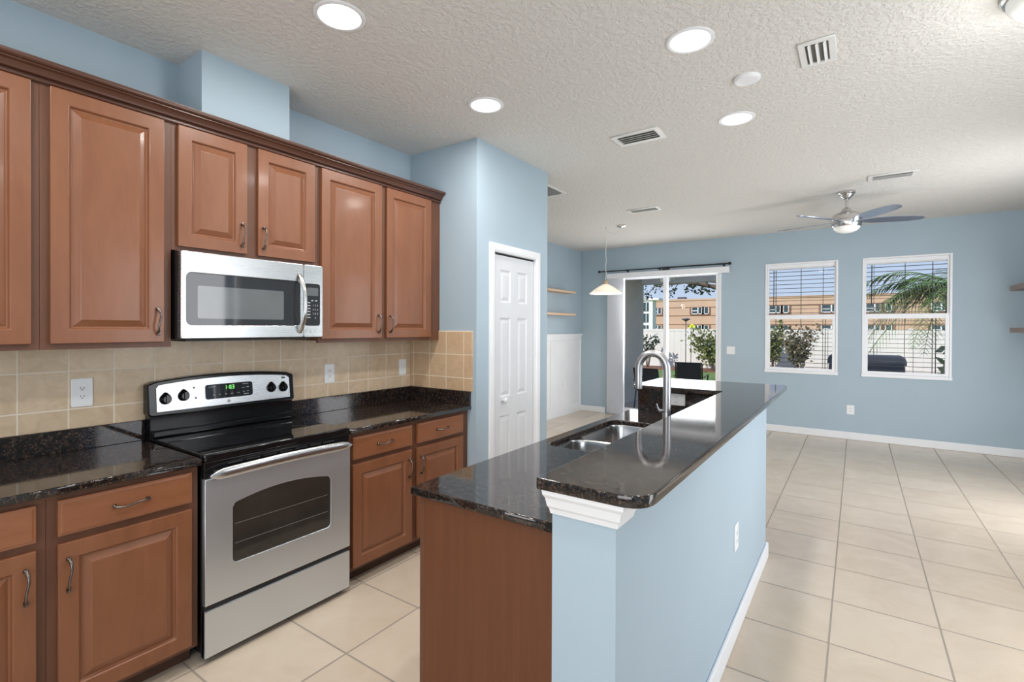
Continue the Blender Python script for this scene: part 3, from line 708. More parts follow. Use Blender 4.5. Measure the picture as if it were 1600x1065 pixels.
for i, ch in enumerate(('1', '2', '3', '4', '5', '6', '7', '8', '9', '0')):
    u = 0.690+(i % 3)*0.014 if i < 9 else 0.704; v = 0.190-(i//3)*0.024
    tm = text_mesh(ch, 0.015); tm.transform(Matrix(((0, 0, 1, MX+0.0045), (1, 0, 0, u), (0, 1, 0, v), (0, 0, 0, 1)))); kd.add_mesh(tm)
for k in range(6):
    kd.box(MX+0.004, MX+0.0046, 0.650, 0.672, 0.118+k*0.017, 0.124+k*0.017)
kd.box(MX+0.004, MX+0.0046, 0.678, 0.690, 0.215, 0.222).box(MX+0.004, MX+0.0046, 0.702, 0.716, 0.215, 0.222)
kd.obj('keypad_legend', 'grey', kpo)
b = B()
for u in (0.655, 0.685, 0.716): b.prism(rrect(u-0.011, u+0.011, 0.034, 0.056, 0.008, 3), frt, MX+0.001, MX+0.0045)
b.obj('button', 'steel_h', mw)
hp = []
for i in range(21):
    s = -1+2*i/20; hp.append((MX+0.006+0.050*(1-abs(s)**2.6), 0.603+0.006*(1-s*s), 0.198+s*0.168))
lo = []
for i, p in enumerate(hp):
    lo.append([(p[0]+0.006*math.cos(a), p[1]+0.0115*math.sin(a), p[2]) for a in [2*math.pi*j/14 for j in range(14)]])
b = B().bridge(lo)
b.obj('door_handle', 'chrome', mw, smooth=50)
B().box(0.05, MX-0.06, 0.05, MW-0.05, -0.006, 0.006).obj('underside_vent', 'blackm', mw)

# ------------------------------------------------------------------ island
ic = thing('island_cabinet', 'reddish brown island cabinet with a plain veneer end panel', 'cabinet', (-1.297, 1.290, 0))
B().box(0.02, 0.636, 0.018, 0.036, 0.10, CT).box(0.02, 0.636, 2.085, 2.103, 0.10, CT).box(0.02, 0.636, RY0-0.02-1.290, RY0-0.002-1.290, 0.10, CT).box(0.02, 0.636, 0.036, 2.085, 0.10, 0.118).box(0.622, 0.636, 0.036, 2.085, 0.118, CT).obj('carcass', 'wood_frame_shaded', ic)
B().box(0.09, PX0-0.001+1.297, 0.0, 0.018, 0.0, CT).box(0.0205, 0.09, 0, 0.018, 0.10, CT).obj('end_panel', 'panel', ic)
B().box(-0.001, 0.020, 0.0, 0.030, 0.10, CT).obj('corner_stile', 'wood_frame_shaded', ic)
B().box(0.09, PX0-0.01+1.297, 0.02, RY0-0.01-1.290, 0.0, 0.10).obj('toe_kick', 'toe', ic)
bf = B().box(0.001, 0.020, 0.030, RY0-1.292, 0.10, CT); bf.obj('face_frame', 'wood_frame_shaded', ic)
for (a, c, hp_) in ((1.33, 1.78, 'R'), (1.82, 2.27, 'R'), (2.31, 2.76, 'L'), (2.80, 3.37, 'L')):
    cab_door(ic, -1.296, a, c, 0.125, 0.700, (hp_, 'T'), facing=-1, o=(-1.297, 1.290, 0)); drawer(ic, -1.296, a, c, 0.729, 0.859, facing=-1, o=(-1.297, 1.290, 0), h=False)
SX0, SX1, SY0, SY1 = -1.262, -0.835, 2.105, 2.945
me = flat_curve([[(-1.324, 1.268), (PX0-0.001, 1.268), (PX0-0.001, RY0-0.001), (-1.324, RY0-0.001)], rrect(SX0, SX1, SY0, SY1, 0.075, 8)], 0.030, 0.004, CZ)
it = thing('island_countertop', 'dark granite island countertop with the sink cutout', 'countertop', (0, 0, 0))
B().add_mesh(me).obj('slab', 'granite', it)
B().box(RX0, PX0-0.0005, RY0-0.022, RY0-0.001, CZ, BZ-0.030).box(PX0-0.021, PX0-0.0005, 1.30, RY0-0.022, CZ, BZ-0.030).obj('upstand', 'granite', it)
# raised bar top, L shaped with rounded corners
def roundpoly(pts, rad, n=6):
    out = []
    for i, p in enumerate(pts):
        a = Vector(pts[i-1]); b_ = Vector(p); c_ = Vector(pts[(i+1) % len(pts)]); r = rad[i]
        if r <= 0: out.append(p); continue
        d0 = (a-b_).normalized(); d1_ = (c_-b_).normalized(); p0 = b_+d0*r; p1 = b_+d1_*r
        for k in range(n+1):
            s = k/n; out.append(tuple((p0*(1-s)**2 + b_*2*s*(1-s) + p1*s*s)))
    return out
BX0, BX1, BY0, BY1, BRX, BRY = -0.690, -0.392, 1.105, 3.94, -1.285, 3.325
poly = [(BX0, BY0), (BX1, BY0), (BX1, BY1), (BRX, BY1), (BRX, BRY), (BX0, BRY)]
me = flat_curve([roundpoly(poly, [0.008, 0.075, 0.06, 0.05, 0.04, 0.0])], 0.030, 0.003, BZ)
tag(B().add_mesh(me).obj('bar_countertop', 'granite', smooth=40), 'raised L-shaped dark granite bar top with rounded corner', 'countertop')
# sink: two steel bowls hung under the counter
sk = thing('kitchen_sink', 'stainless double-bowl undermount sink in the island', 'sink', (0, 0, 0))
def bowl(x0, x1, y0, y1, depth):
    b = B(); zt = CT-0.001; lo = []
    for ins, z in ((0.0, zt), (0.004, zt-0.012), (0.010, zt-depth*0.6), (0.020, zt-depth+0.03), (0.05, zt-depth), (0.16, zt-depth-0.004)):
        lo.append([(x, y, z) for x, y in rrect(x0+ins, x1-ins, y0+ins, y1-ins, max(0.075-ins*0.4, 0.02), 6)])
    b.bridge(lo, False, True); return b
sp = SY0-0.012; midy = 2.440
for nm, (a, c) in (('near', (SY0-0.004, midy-0.012)), ('far', (midy+0.012, SY1+0.004))):
    o = bowl(SX0-0.004, SX1+0.004, a, c, 0.20).obj('bowl', 'steel_d', sk, smooth=50)
    B().lathe([(0.001, 0.003), (0.035, 0.003), (0.043, 0.0), (0.043, -0.004)], ((SX0+SX1)/2, (a+c)/2, CT-0.205), 24).obj('drain', 'chrome', o, smooth=30)
rim = flat_curve([rrect(SX0-0.02, SX1+0.02, SY0-0.02, SY1+0.02, 0.08, 8), rrect(SX0-0.004, SX1+0.004, SY0-0.004, midy-0.012, 0.075, 6), rrect(SX0-0.004, SX1+0.004, midy+0.012, SY1+0.004, 0.075, 6)], 0.003, 0.0008, CT-0.0005)
B().add_mesh(rim).obj('rim', 'steel_d', sk)
# faucet
fc = thing('kitchen_faucet', 'tall brushed nickel gooseneck faucet behind the sink', 'faucet', (-0.752, 2.40, CZ))
B().lathe([(0.030, 0.0), (0.030, 0.006), (0.024, 0.010), (0.021, 0.03), (0.020, 0.16), (0.0185, 0.17)], (0, 0, 0), 24).obj('body', 'faucet', fc, smooth=35)
ang = math.radians(182); dx, dy = math.cos(ang), math.sin(ang); Rr = 0.070; pts = []; rr = []
for z in (0.16, 0.20, 0.25, 0.30, 0.36): pts.append((0, 0, z)); rr.append(0.0185)
for i in range(1, 15):
    a = math.pi*i/14; q = Rr*(1-math.cos(a)); pts.append((dx*q, dy*q, 0.375+Rr*math.sin(a)*1.12)); rr.append(0.0182)
for z in (0.36, 0.34): pts.append((dx*2*Rr, dy*2*Rr, z)); rr.append(0.0175)
B().tube(pts, rr, 16).obj('spout', 'faucet', fc, smooth=60)
B().lathe([(0.0155, 0.34), (0.0165, 0.33), (0.0175, 0.285), (0.0165, 0.275), (0.012, 0.274)], (dx*2*Rr, dy*2*Rr, 0), 20).obj('spray_head', 'faucet', fc, smooth=40)
lv = B(); lv.tube([(-0.012, -0.012, 0.178), (-0.030, -0.022, 0.178)], 0.008, 12); lv.tube([(-0.030, -0.022, 0.178), (-0.038, -0.026, 0.195), (-0.041, -0.028, 0.212)], [0.005, 0.0042, 0.0038], 8)
lv.obj('lever', 'faucet', fc, smooth=50)

# ------------------------------------------------------------------ ceiling fixtures
def can(x, y, label, power=11.0):
    t = thing('recessed_light', label, 'light', (x, y, ZC), 0, None)
    B().lathe([(0.112, 0.0), (0.112, -0.004), (0.104, -0.008), (0.094, -0.006), (0.092, -0.001)], seg=40, cap0=True, cap1=True).obj('trim_ring', 'trim', t, smooth=40)
    B().lathe([(0.092, -0.004), (0.091, -0.0075), (0.04, -0.0085), (0.001, -0.0086)], seg=40, cap0=False).obj('lens', 'lens', t, smooth=60)
    light('downlight_or_fill', 'AREA', (x, y, ZC-0.012), power, (1, 0.97, 0.93), 0.17, direction=(0, 0, -1)).parent = None
for x, y, lab in ((-1.916, 1.395, 'round recessed ceiling light nearest the top edge above the range'), (-0.673, 2.473, 'round recessed ceiling light above the island bar'),
                  (-1.920, 2.469, 'round recessed ceiling light in front of the pantry corner'), (-0.665, 3.565, 'round recessed ceiling light beyond the blank ceiling plate')):
    can(x, y, lab)
for x, y in ((-1.92, 0.0), (-0.67, 0.6), (-1.6, -1.4), (0.6, -0.8)):
    light('downlight_or_fill', 'AREA', (x, y, ZC-0.012), 11.0, (1, 0.97, 0.93), 0.17, direction=(0, 0, -1))  # added fill lamps out of view, without fixtures
t = tag(B().lathe([(0.069, 0.0), (0.069, -0.010), (0.062, -0.016), (0.050, -0.018), (0.001, -0.018)], (-0.512, 3.024, ZC), 40).obj('ceiling_cover_plate', 'trim', smooth=35), 'unlit round white cover plate on the ceiling between two lights', 'cover plate')
def vent(label, x0, x1, y0, y1, along, nsl, margin=0.03, tilt=35, w=0.02):
    t = thing('ceiling_vent', label, 'vent', ((x0+x1)/2, (y0+y1)/2, ZC)); hx, hy = (x1-x0)/2, (y1-y0)/2
    me = flat_curve([[(-hx, -hy), (hx, -hy), (hx, hy), (-hx, hy)], [(-hx+margin, -hy+margin), (-hx+margin, hy-margin), (hx-margin, hy-margin), (hx-margin, -hy+margin)]], 0.010, 0.003, 0.0)
    B().add_mesh(me).obj('frame', 'ventw', t)
    B().box(-hx+margin-0.004, hx-margin+0.004, -hy+margin-0.004, hy-margin+0.004, -0.0012, -0.0002).obj('duct_opening', 'ventd', t)
    b = B(); ca, sa = math.cos(math.radians(tilt)), math.sin(math.radians(tilt))
    L = (hx if along == 'X' else hy)-margin; S = (hy if along == 'X' else hx)-margin
    for k in range(nsl):
        c0 = -S+2*S*(k+0.5)/nsl
        P = [(c0-w/2*ca, -0.002-w*sa), (c0+w/2*ca, -0.002), (c0+w/2*ca+0.0015, -0.0025), (c0-w/2*ca+0.0015, -0.0035-w*sa)]
        if along == 'X': b.bridge([[(-L, p, z) for p, z in P], [(L, p, z) for p, z in P]])
        else: b.bridge([[(p, -L, z) for p, z in P], [(p, L, z) for p, z in P]])
    b.obj('louver', 'ventw', t); return t
vent('square white ceiling vent with three thick bars, near the bright right light', -0.250, -0.092, 2.800, 3.067, 'Y', 3, 0.030, 50, 0.018)
vent('white ceiling vent with dark slots in front of the pantry', -1.490, -1.140, 3.394, 3.612, 'X', 4, 0.038, 32, 0.034)
vent('small far white ceiling vent near the pendant lamp', -2.245, -1.880, 5.600, 5.770, 'X', 4, 0.03, 32, 0.026)
vent('white ceiling vent beside the ceiling fan', 0.075, 0.432, 5.568, 5.765, 'X', 4, 0.035, 32, 0.03)
vent('square ceiling return grille half hidden behind the pantry', -2.98, -2.47, 4.02, 4.53, 'X', 14, 0.03, 40, 0.03)
# flush globe light, mostly out of frame
gl = thing('flush_ceiling_light', 'chrome-rimmed opal glass flush light cut off at the upper corner', 'light', (0.655, 2.905, ZC))
B().lathe([(0.165, 0.0), (0.168, -0.012), (0.160, -0.026), (0.150, -0.030)], seg=40).obj('base_pan', 'chrome', gl, smooth=40)
B().lathe([(0.150, -0.026), (0.148, -0.050), (0.128, -0.082), (0.085, -0.108), (0.04, -0.118), (0.001, -0.120)], seg=40, cap0=False).obj('glass_shade', 'opal', gl, smooth=60)
light('flush_lamp', 'POINT', (0.655, 2.905, ZC-0.26), 4, (1, 0.97, 0.93), 0.12)
# ceiling fan
fn_ = thing('ceiling_fan', 'brushed nickel five-blade ceiling fan with a bowl light', 'fan', (-0.093, 6.077, ZC))
B().lathe([(0.075, 0), (0.076, -0.02), (0.066, -0.032), (0.060, -0.034), (0.052, -0.055), (0.026, -0.078), (0.016, -0.082)], seg=28).obj('canopy', 'chrome', fn_, smooth=35)
B().lathe([(0.0125, -0.06), (0.0125, -0.185)], seg=16).obj('downrod', 'chrome', fn_, smooth=35)
B().lathe([(0.020, -0.165), (0.040, -0.180), (0.044, -0.200), (0.085, -0.218), (0.112, -0.235), (0.130, -0.250), (0.133, -0.285), (0.134, -0.290), (0.131, -0.295), (0.133, -0.300), (0.130, -0.348), (0.122, -0.362), (0.118, -0.364)], seg=40).obj('motor_housing', 'chrome', fn_, smooth=30)
B().lathe([(0.118, -0.360), (0.112, -0.378), (0.088, -0.402), (0.05, -0.416), (0.001, -0.420)], seg=36, cap0=False).obj('light_bowl', 'opal', fn_, smooth=60)
for k in range(5):
    a = math.radians(90+72*k+1.0); ca, sa = math.cos(a), math.sin(a); b = B(); lo = []
    for (r, w, zz) in ((0.10, 0.030, 0.0), (0.16, 0.040, 0.002), (0.24, 0.062, 0.004), (0.40, 0.068, 0.004), (0.56, 0.058, 0.004), (0.64, 0.040, 0.004), (0.665, 0.018, 0.004)):
        tl = math.radians(-12); c_, s_ = math.cos(tl), math.sin(tl); zc = -0.305+zz
        lp = []
        for (q, h) in ((-w, -0.003), (w, -0.003), (w, 0.003), (-w, 0.003)):
            y_, z_ = q*c_-h*s_, q*s_+h*c_; lp.append((r*ca-y_*sa, r*sa+y_*ca, zc+z_))
        lo.append(lp)
    b.bridge(lo); b.obj('blade', 'blade', fn_, smooth=40)
# pendant, swagged
HX, HY = -2.84, 6.35
pd = thing('pendant_lamp', 'lit swag pendant lamp with a pale flared glass shade', 'lamp', (HX, HY, 1.965))
zc_ = ZC-1.965
B().lathe([(0.062, 0), (0.062, -0.012), (0.05, -0.022), (0.012, -0.028), (0.008, -0.045)], (0.208, 0.036, zc_), 24).obj('canopy', 'chrome', pd, smooth=40)
B().tube([(0, 0, zc_), (0, 0, zc_-0.02), (0.008, 0, zc_-0.03), (0.004, 0, zc_-0.04)], 0.004, 8).obj('ceiling_hook', 'chrome', pd)
cpnts = [(0.208, 0.036, zc_-0.04)]
for i in range(1, 12):
    s = i/12; cpnts.append((0.208*(1-s), 0.036*(1-s), zc_-0.035-0.42*s*(1-s)*0.62))
cpnts += [(0, 0, zc_-0.035)]
for i in range(1, 15): cpnts.append((0.006*math.sin(i*1.7)*(i > 6), 0, zc_-0.035-(zc_-0.035-0.17)*i/14))
B().tube(cpnts, 0.0042, 8).obj('cord', 'ventw', pd, smooth=60)
B().lathe([(0.006, 0.19), (0.016, 0.18), (0.030, 0.170), (0.034, 0.135), (0.036, 0.122), (0.030, 0.118)], seg=24).obj('shade_cap', 'bamboo', pd, smooth=35)
B().lathe([(0.034, 0.128), (0.050, 0.122), (0.100, 0.095), (0.150, 0.060), (0.190, 0.030), (0.218, 0.006), (0.217, 0.0), (0.188, 0.024), (0.148, 0.053), (0.098, 0.087), (0.048, 0.114), (0.030, 0.118)], seg=40, cap0=False, cap1=False).obj('lamp_shade', 'shade', pd, smooth=50)
B().sphere((0, 0, 0.040), 0.036, sz=1.15).obj('bulb', 'bulb', pd, smooth=60)
light('pendant_glow', 'POINT', (HX, HY, 1.965-0.03), 15, (1, 0.90, 0.76), 0.05)

# ------------------------------------------------------------------ far wall openings
def window(n, x0, x1, label):
    g = sgroup('window_%d' % n, label, ((x0+x1)/2, YF, WZ0)); hx = (x1-x0)/2; h = WZ1-WZ0; mz = 1.660-WZ0
    fr = lambda pts_out, pts_in, y0, y1, nm, mat, par: None
    def ring(x0_, x1_, z0_, z1_, w, wt, wb, y0_, y1_, nm, par, mat='vinyl'):
        b = B(); b.box(x0_, x0_+w, y0_, y1_, z0_, z1_).box(x1_-w, x1_, y0_, y1_, z0_, z1_)
        b.box(x0_+w, x1_-w, y0_, y1_, z1_-wt, z1_).box(x0_+w, x1_-w, y0_, y1_, z0_, z0_+wb); return b.obj(nm, mat, par, bevel=0.002)
    # casing proud of the wall, jamb liner, sashes, panes
    b = B(); b.box(-hx-0.018, -hx+0.006, -0.012, 0.10, -0.006, h+0.018).box(hx-0.006, hx+0.018, -0.012, 0.10, -0.006, h+0.018).box(-hx+0.006, hx-0.006, -0.012, 0.10, h-0.004, h+0.018)
    b.obj('window_frame', 'vinyl', g, bevel=0.003)
    B().box(-hx-0.024, hx+0.024, -0.022, 0.10, -0.026, 0.016).obj('window_sill', 'vinyl', g, bevel=0.004)
    up = ring(-hx+0.006, hx-0.006, mz-0.030, h-0.004, 0.020, 0.050, 0.034, 0.030, 0.052, 'upper_sash', g)
    lw = ring(-hx+0.006, hx-0.006, 0.016, mz+0.034, 0.040, 0.064, 0.034, 0.004, 0.029, 'lower_sash', g)
    B().box(-hx+0.02, hx-0.02, 0.040, 0.043, mz-0.01, h-0.045).obj('pane', 'glass', up)
    B().box(-hx+0.035, hx-0.035, 0.016, 0.019, 0.045, mz-0.02).obj('pane', 'glass', lw)
    return g
window(1, *W1, 'left white single-hung window on the far wall')
window(2, *W2, 'right white single-hung window on the far wall')
def blind(label, x0, x1):
    t = thing('window_blind', label, 'blind', ((x0+x1)/2, YF+0.098, WZ0)); hx = (x1-x0)/2-0.010; h = WZ1-WZ0
    B().box(-hx, hx, -0.036, 0.018, h-0.066, h-0.008).obj('head_rail', 'vinyl', t, bevel=0.003)
    b = B(); z = h-0.105; p = 0.0595; k = 0
    while z > 0.06:
        b.box(-hx+0.003, hx-0.003, -0.022, 0.020, z-0.0024, z+0.0024); z -= p
    b.box(-hx+0.003, hx-0.003, -0.024, 0.022, 0.020, 0.034)
    b.obj('slat', 'slat', t)
    c = B()
    for x in (-hx+0.10, 0.0, hx-0.15): c.box(x-0.0022, x+0.0022, -0.026, -0.023, 0.03, h-0.07); c.box(x-0.0022, x+0.0022, 0.021, 0.024, 0.03, h-0.07)
    c.obj('ladder_cord', 'slat', t)
    B().tube([(-hx+0.075, -0.034, h-0.075), (-hx+0.073, -0.034, h-0.60)], 0.0055, 8).obj('tilt_wand', 'blackm', t)
    B().tube([(hx-0.12, -0.034, h-0.78), (hx-0.12, -0.034, 0.03)], 0.0045, 8).obj('lift_cord', 'blackm', t)
    return t
blind('open blind with backlight-toned dark slats in the left far window', *W1)
blind('open blind with backlight-toned dark slats in the right far window, palm behind it', *W2)
# sliding door
sd = sgroup('door_2', 'white framed sliding glass door to the lanai', ((DX0+DX1)/2, YF, 0)); hx = (DX1-DX0)/2
b = B(); b.box(-hx, -hx+0.035, 0.01, 0.14, 0.02, DZ).box(hx-0.035, hx, 0.01, 0.14, 0.02, DZ).box(-hx+0.035, hx-0.035, 0.01, 0.14, DZ-0.04, DZ).box(-hx, hx, 0.01, 0.14, 0, 0.02); b.obj('door_frame', 'vinyl', sd, bevel=0.003)
def sash(x0, x1, y):
    b = B(); z0, z1 = 0.022, DZ-0.042; w = 0.055
    b.box(x0, x0+w, y, y+0.035, z0, z1).box(x1-w, x1, y, y+0.035, z0, z1).box(x0+w, x1-w, y, y+0.035, z0, z0+0.09).box(x0+w, x1-w, y, y+0.035, z1-0.06, z1)
    o = b.obj('door_panel', 'vinyl', sd, bevel=0.003); B().box(x0+w-0.01, x1-w+0.01, y+0.015, y+0.019, z0+0.08, z1-0.05).obj('pane', 'glass', o); return o
mid = -2.598-(DX0+DX1)/2
sash(-hx+0.036, mid+0.03, 0.095); p2 = sash(mid-0.032, hx-0.036, 0.035)
B().box(mid-0.010, mid+0.010, 0.012, 0.034, 0.95, 1.15).obj('door_handle', 'vinyl', p2, bevel=0.004)
vb_ = thing('vertical_blind', 'white vertical blind stacked left of the sliding door', 'blind', (-3.45, YF, 0))
B().box(-0.13, 1.855, -0.095, -0.015, 2.345, 2.435).obj('head_valance', 'vinyl', vb_, bevel=0.003)
b = B()
for k in range(11):
    x = -0.110+k*0.029; b.bridge([[(x-0.006, -0.088, z), (x-0.001, -0.052, z), (x-0.004, -0.016, z), (x-0.0025, -0.016, z), (x+0.0005, -0.052, z), (x-0.0045, -0.088, z)] for z in (0.03, 2.345)])
b.obj('vane', 'vinyl', vb_)
cr = thing('curtain_rod', 'thin black curtain rod with ball ends above the sliding door', 'curtain rod', (-2.645, YF-0.085, 2.478))
B().tube([(-1.06, 0, 0), (0.06, 0, 0)], 0.0095, 10).tube([(0.0, 0, 0), (1.04, 0, 0)], 0.0115, 10).obj('rod', 'blackm', cr, smooth=50)
for x in (-1.075, 1.060): B().sphere((x, 0, 0), 0.024).obj('finial', 'blackm', cr, smooth=60)
for x in (-0.58, -0.03, 0.965): B().box(x-0.010, x+0.010, -0.012, 0.012, -0.018, 0.006).box(x-0.006, x+0.006, 0.0, 0.085, -0.014, -0.006).box(x-0.012, x+0.012, 0.079, 0.085, -0.036, 0.022).obj('bracket', 'blackm', cr)
B().box(0.01, 0.13, 0.060, 0.085, -0.038, 0.012).obj('wall_plate', 'greybox', cr)
# glazed opening of the right wall (out of frame; it shows in reflections)
g3 = sgroup('window_3', 'tall glazed opening in the right wall', (XR, 5.4, 0.10))
b = B(); b.box(0.03, 0.09, -0.52, -0.47, 0, 2.24).box(0.03, 0.09, 0.47, 0.52, 0, 2.24).box(0.03, 0.09, -0.47, 0.47, 2.19, 2.24).box(0.03, 0.09, -0.47, 0.47, 0, 0.06); b.obj('window_frame', 'vinyl', g3)
B().box(0.058, 0.062, -0.48, 0.48, 0.05, 2.2).obj('pane', 'glass', g3)
g5 = sgroup('window_5', 'added unseen glazed opening in the right wall for fill light', (XR, 2.7, 0.10))  # invented opening, added to go with the near-side fill lamp
b = B(); b.box(0.03, 0.09, -0.80, -0.75, 0, 2.24).box(0.03, 0.09, 0.75, 0.80, 0, 2.24).box(0.03, 0.09, -0.75, 0.75, 2.19, 2.24).box(0.03, 0.09, -0.75, 0.75, 0, 0.06).box(0.03, 0.09, -0.025, 0.025, 0.06, 2.19); b.obj('window_frame', 'vinyl', g5)
B().box(0.058, 0.062, -0.77, 0.77, 0.05, 2.2).obj('pane', 'glass', g5)
g4 = sgroup('window_4', 'added unseen window behind the camera for fill light', (0, YB-0.08, 0.40))  # invented window, added to go with the rear fill lamp
b = B(); b.box(-1.2, -1.15, -0.03, 0.03, 0, 1.9).box(1.15, 1.2, -0.03, 0.03, 0, 1.9).box(-1.15, 1.15, -0.03, 0.03, 1.85, 1.9).box(-1.15, 1.15, -0.03, 0.03, 0, 0.05).box(-0.02, 0.02, -0.03, 0.03, 0.05, 1.85); b.obj('window_frame', 'vinyl', g4)
B().box(-1.16, 1.16, -0.003, 0.003, 0.04, 1.86).obj('pane', 'glass', g4)

# ------------------------------------------------------------------ outside
GZ = -0.30
struct('ground', B().box(-140, 120, YF+0.15, 160, GZ-0.3, GZ), 'lawn', 'green lawn behind the house')
struct('patio_slab', B().box(-4.6, 2.6, YF+0.15, 11.0, GZ, -0.05), 'patio', 'grey concrete lanai slab')
struct('lanai_ceiling', B().box(-4.6, -1.48, YF+0.15, 10.85, 2.62, 2.75).box(-4.6, -1.48, 10.62, 10.85, 2.46, 2.62), 'porchc', 'pale lanai ceiling and beam')
struct('lanai_wall', B().box(-4.05, -3.90, YF+0.15, 10.75, -0.05, 2.62), 'porch', 'grey lanai side wall')
struct('lanai_post', B().box(-1.66, -1.48, 10.63, 10.84, -0.05, 2.46), 'porchc', 'lanai corner post')
struct('mulch_bed', B().box(-16, 10, 21.4, 22.95, GZ, GZ+0.05), 'mulch', 'brown mulch strip along the fence')
FY = 23.0
fe = thing('vinyl_fence', 'long white vinyl privacy fence across the back yard', 'fence', (0, FY, GZ)); FH = 1.77
b = B()
for k in range(10):
    x = -19.2+k*2.6
    for j in range(8): b.box(x+0.06+j*0.31, x+0.06+j*0.31+0.306, -0.02, 0.02, 0.06, FH-0.05)
b.obj('fence_panel', 'fence', fe)
B().box(-19.2, 6.8, -0.03, 0.03, FH-0.10, FH).box(-19.2, 6.8, -0.03, 0.03, 0.02, 0.14).obj('rail', 'fence', fe)
for k in range(11):
    x = -19.2+k*2.6; B().box(x-0.065, x+0.065, -0.065, 0.065, 0, FH+0.06).obj('fence_post', 'fence', fe)
# far orange building
ab = thing('apartment_building', 'long flat-roofed orange stucco building beyond the fence', 'building', (0, 90, GZ)); g = -GZ
B().box(-46, 46, 0, 12, 0, 6.55+g).obj('wall', 'stucco', ab)
B().box(-46.1, 46.1, -0.12, 0.1, 6.45+g, 6.75+g).obj('parapet', 'stucco', ab)
B().box(-46, 46, -0.05, 0.02, 5.18+g, 5.28+g).box(-46, 46, -0.05, 0.02, 3.72+g, 3.84+g).box(-46, 46, -0.05, 0.02, 2.2+g, 2.3+g).obj('band', 'stucco_d', ab)
def fwin(x0, x1, z0, z1, mull=True):
    f = B().box(x0-0.35, x0-0.05, -0.12, 0.02, z0-0.1+g, z1+0.1+g).box(x1+0.05, x1+0.35, -0.12, 0.02, z0-0.1+g, z1+0.1+g).box(x0-0.1, x1+0.1, -0.14, 0.02, z0-0.18+g, z0+g); o = f.obj('window', 'stucco_d', ab)
    B().box(x0, x1, -0.08, 0.01, z0+g, z1+g).obj('pane', 'winblue', o)
    m = B().box(x0-0.08, x1+0.08, -0.10, -0.05, z0-0.02+g, z0+0.12+g).box(x0-0.08, x0+0.06, -0.10, -0.05, z0+g, z1+g).box(x1-0.06, x1+0.08, -0.10, -0.05, z0+g, z1+g)
    if mull: xm = x0+(x1-x0)*0.62; m.box(xm-0.09, xm+0.09, -0.10, -0.05, z0+g, z1+g); m.box(x0, xm, -0.10, -0.05, (z0+z1)/2-0.07+g, (z0+z1)/2+0.07+g)
    m.obj('sash', 'vinyl', o)
for a, c, ml in ((-23.9, -22.2, True), (-21.8, -21.1, False), (-11.7, -10.1, True), (-9.65, -8.95, False), (-4.5, -2.4, True), (1.08, 2.78, True), (3.4, 4.1, False), (8.5, 10.2, True), (10.8, 11.5, False), (-31.0, -29.3, True)):
    fwin(a, c, 4.05, 5.2, ml); fwin(a, c, 0.9, 2.05, ml)
B().box(-27.6, -26.2, 4, 5.2, 6.55+g, 7.35+g).box(-6, -4.5, 4, 5.5, 6.55+g, 6.9+g).obj('roof_vent', 'greybox', ab)
wb = thing('white_house', 'bright white house with dark gridded windows beyond the fence', 'house', (-26.0, 70, GZ))
B().box(-8.0, 1.95, 0, 1.5, 0, 5.55+g).obj('wall', 'stucco_w', wb); B().box(-8.1, 2.9, -0.2, 1.6, 5.55+g, 5.85+g).obj('roof', 'stucco_w', wb)
for zz in (0.7, 2.4, 4.0):
    o = B().box(-0.6, 1.35, -0.08, 0.02, zz+g, zz+1.25+g).obj('window', 'winblue', wb)
    B().box(0.30, 0.42, -0.12, -0.06, zz+g, zz+1.25+g).box(0.98, 1.08, -0.12, -0.06, zz+g, zz+1.25+g).obj('sash', 'vinyl', o)
# plants
def leaf_quads(b, c, n, sx, sy, sz, size, rnd):
    for _ in range(n):
        while True:
            p = Vector((rnd.uniform(-1, 1), rnd.uniform(-1, 1), rnd.uniform(-1, 1)))
            if p.length < 1: break
        p = Vector((c[0]+p.x*sx, c[1]+p.y*sy, c[2]+p.z*sz)); s = size*rnd.uniform(0.6, 1.3)
        d = Vector((rnd.uniform(-1, 1), rnd.uniform(-1, 1), rnd.uniform(-0.8, 0.8))).normalized(); w = d.cross(Vector((rnd.uniform(-1, 1), rnd.uniform(-1, 1), rnd.uniform(-1, 1)))).normalized()*s*0.28
        b.face([p, p+d*s*0.5+w, p+d*s, p+d*s*0.5-w])
def shrub(name, label, x, y, w, h, n, mat, seed, size=0.14, stems=7, cat='shrub', group=None, thin=False):
    rnd = random.Random(seed); t = thing(name, label, cat, (x, y, GZ), 0, group); s = B(); f = B()
    for k in range(stems):
        a = rnd.uniform(0, 6.28); r = rnd.uniform(0.15, 0.5)*w; top = Vector((r*math.cos(a), r*0.6*math.sin(a), h*rnd.uniform(0.7, 1.0)))
        mid_ = Vector((top.x*0.35, top.y*0.35, top.z*0.5)); s.tube([(top.x*0.08, top.y*0.08, 0), mid_, top], [0.02, 0.014, 0.006], 5)
        for q in range(5):
            s_ = 0.35+0.65*(q+1)/5; c = Vector((top.x*s_**1.5, top.y*s_**1.5, top.z*s_)); rr = w*(0.10 if thin else 0.17)
            leaf_quads(f, c, n//(stems*5), rr, rr, rr, size, rnd)
    s.obj('stem', 'bark', t); f.obj('foliage', mat, t); return t
shrub('garden_shrub', 'leafy green shrub in front of the white fence beyond the patio chair', -4.85, 21.9, 2.6, 1.62, 1900, 'leaf', 3, 0.16, 13)
shrub('garden_shrub', 'thin dark shrub by the fence seen in the left glass panel of the sliding door', -7.75, 21.9, 1.0, 1.75, 300, 'leafd', 5, 0.16, 5, thin=True)
shrub('garden_shrub', 'yellow-green shrub at the left in the left far window', -2.75, 21.9, 1.2, 1.95, 1000, 'leaf', 8, 0.15, 7)
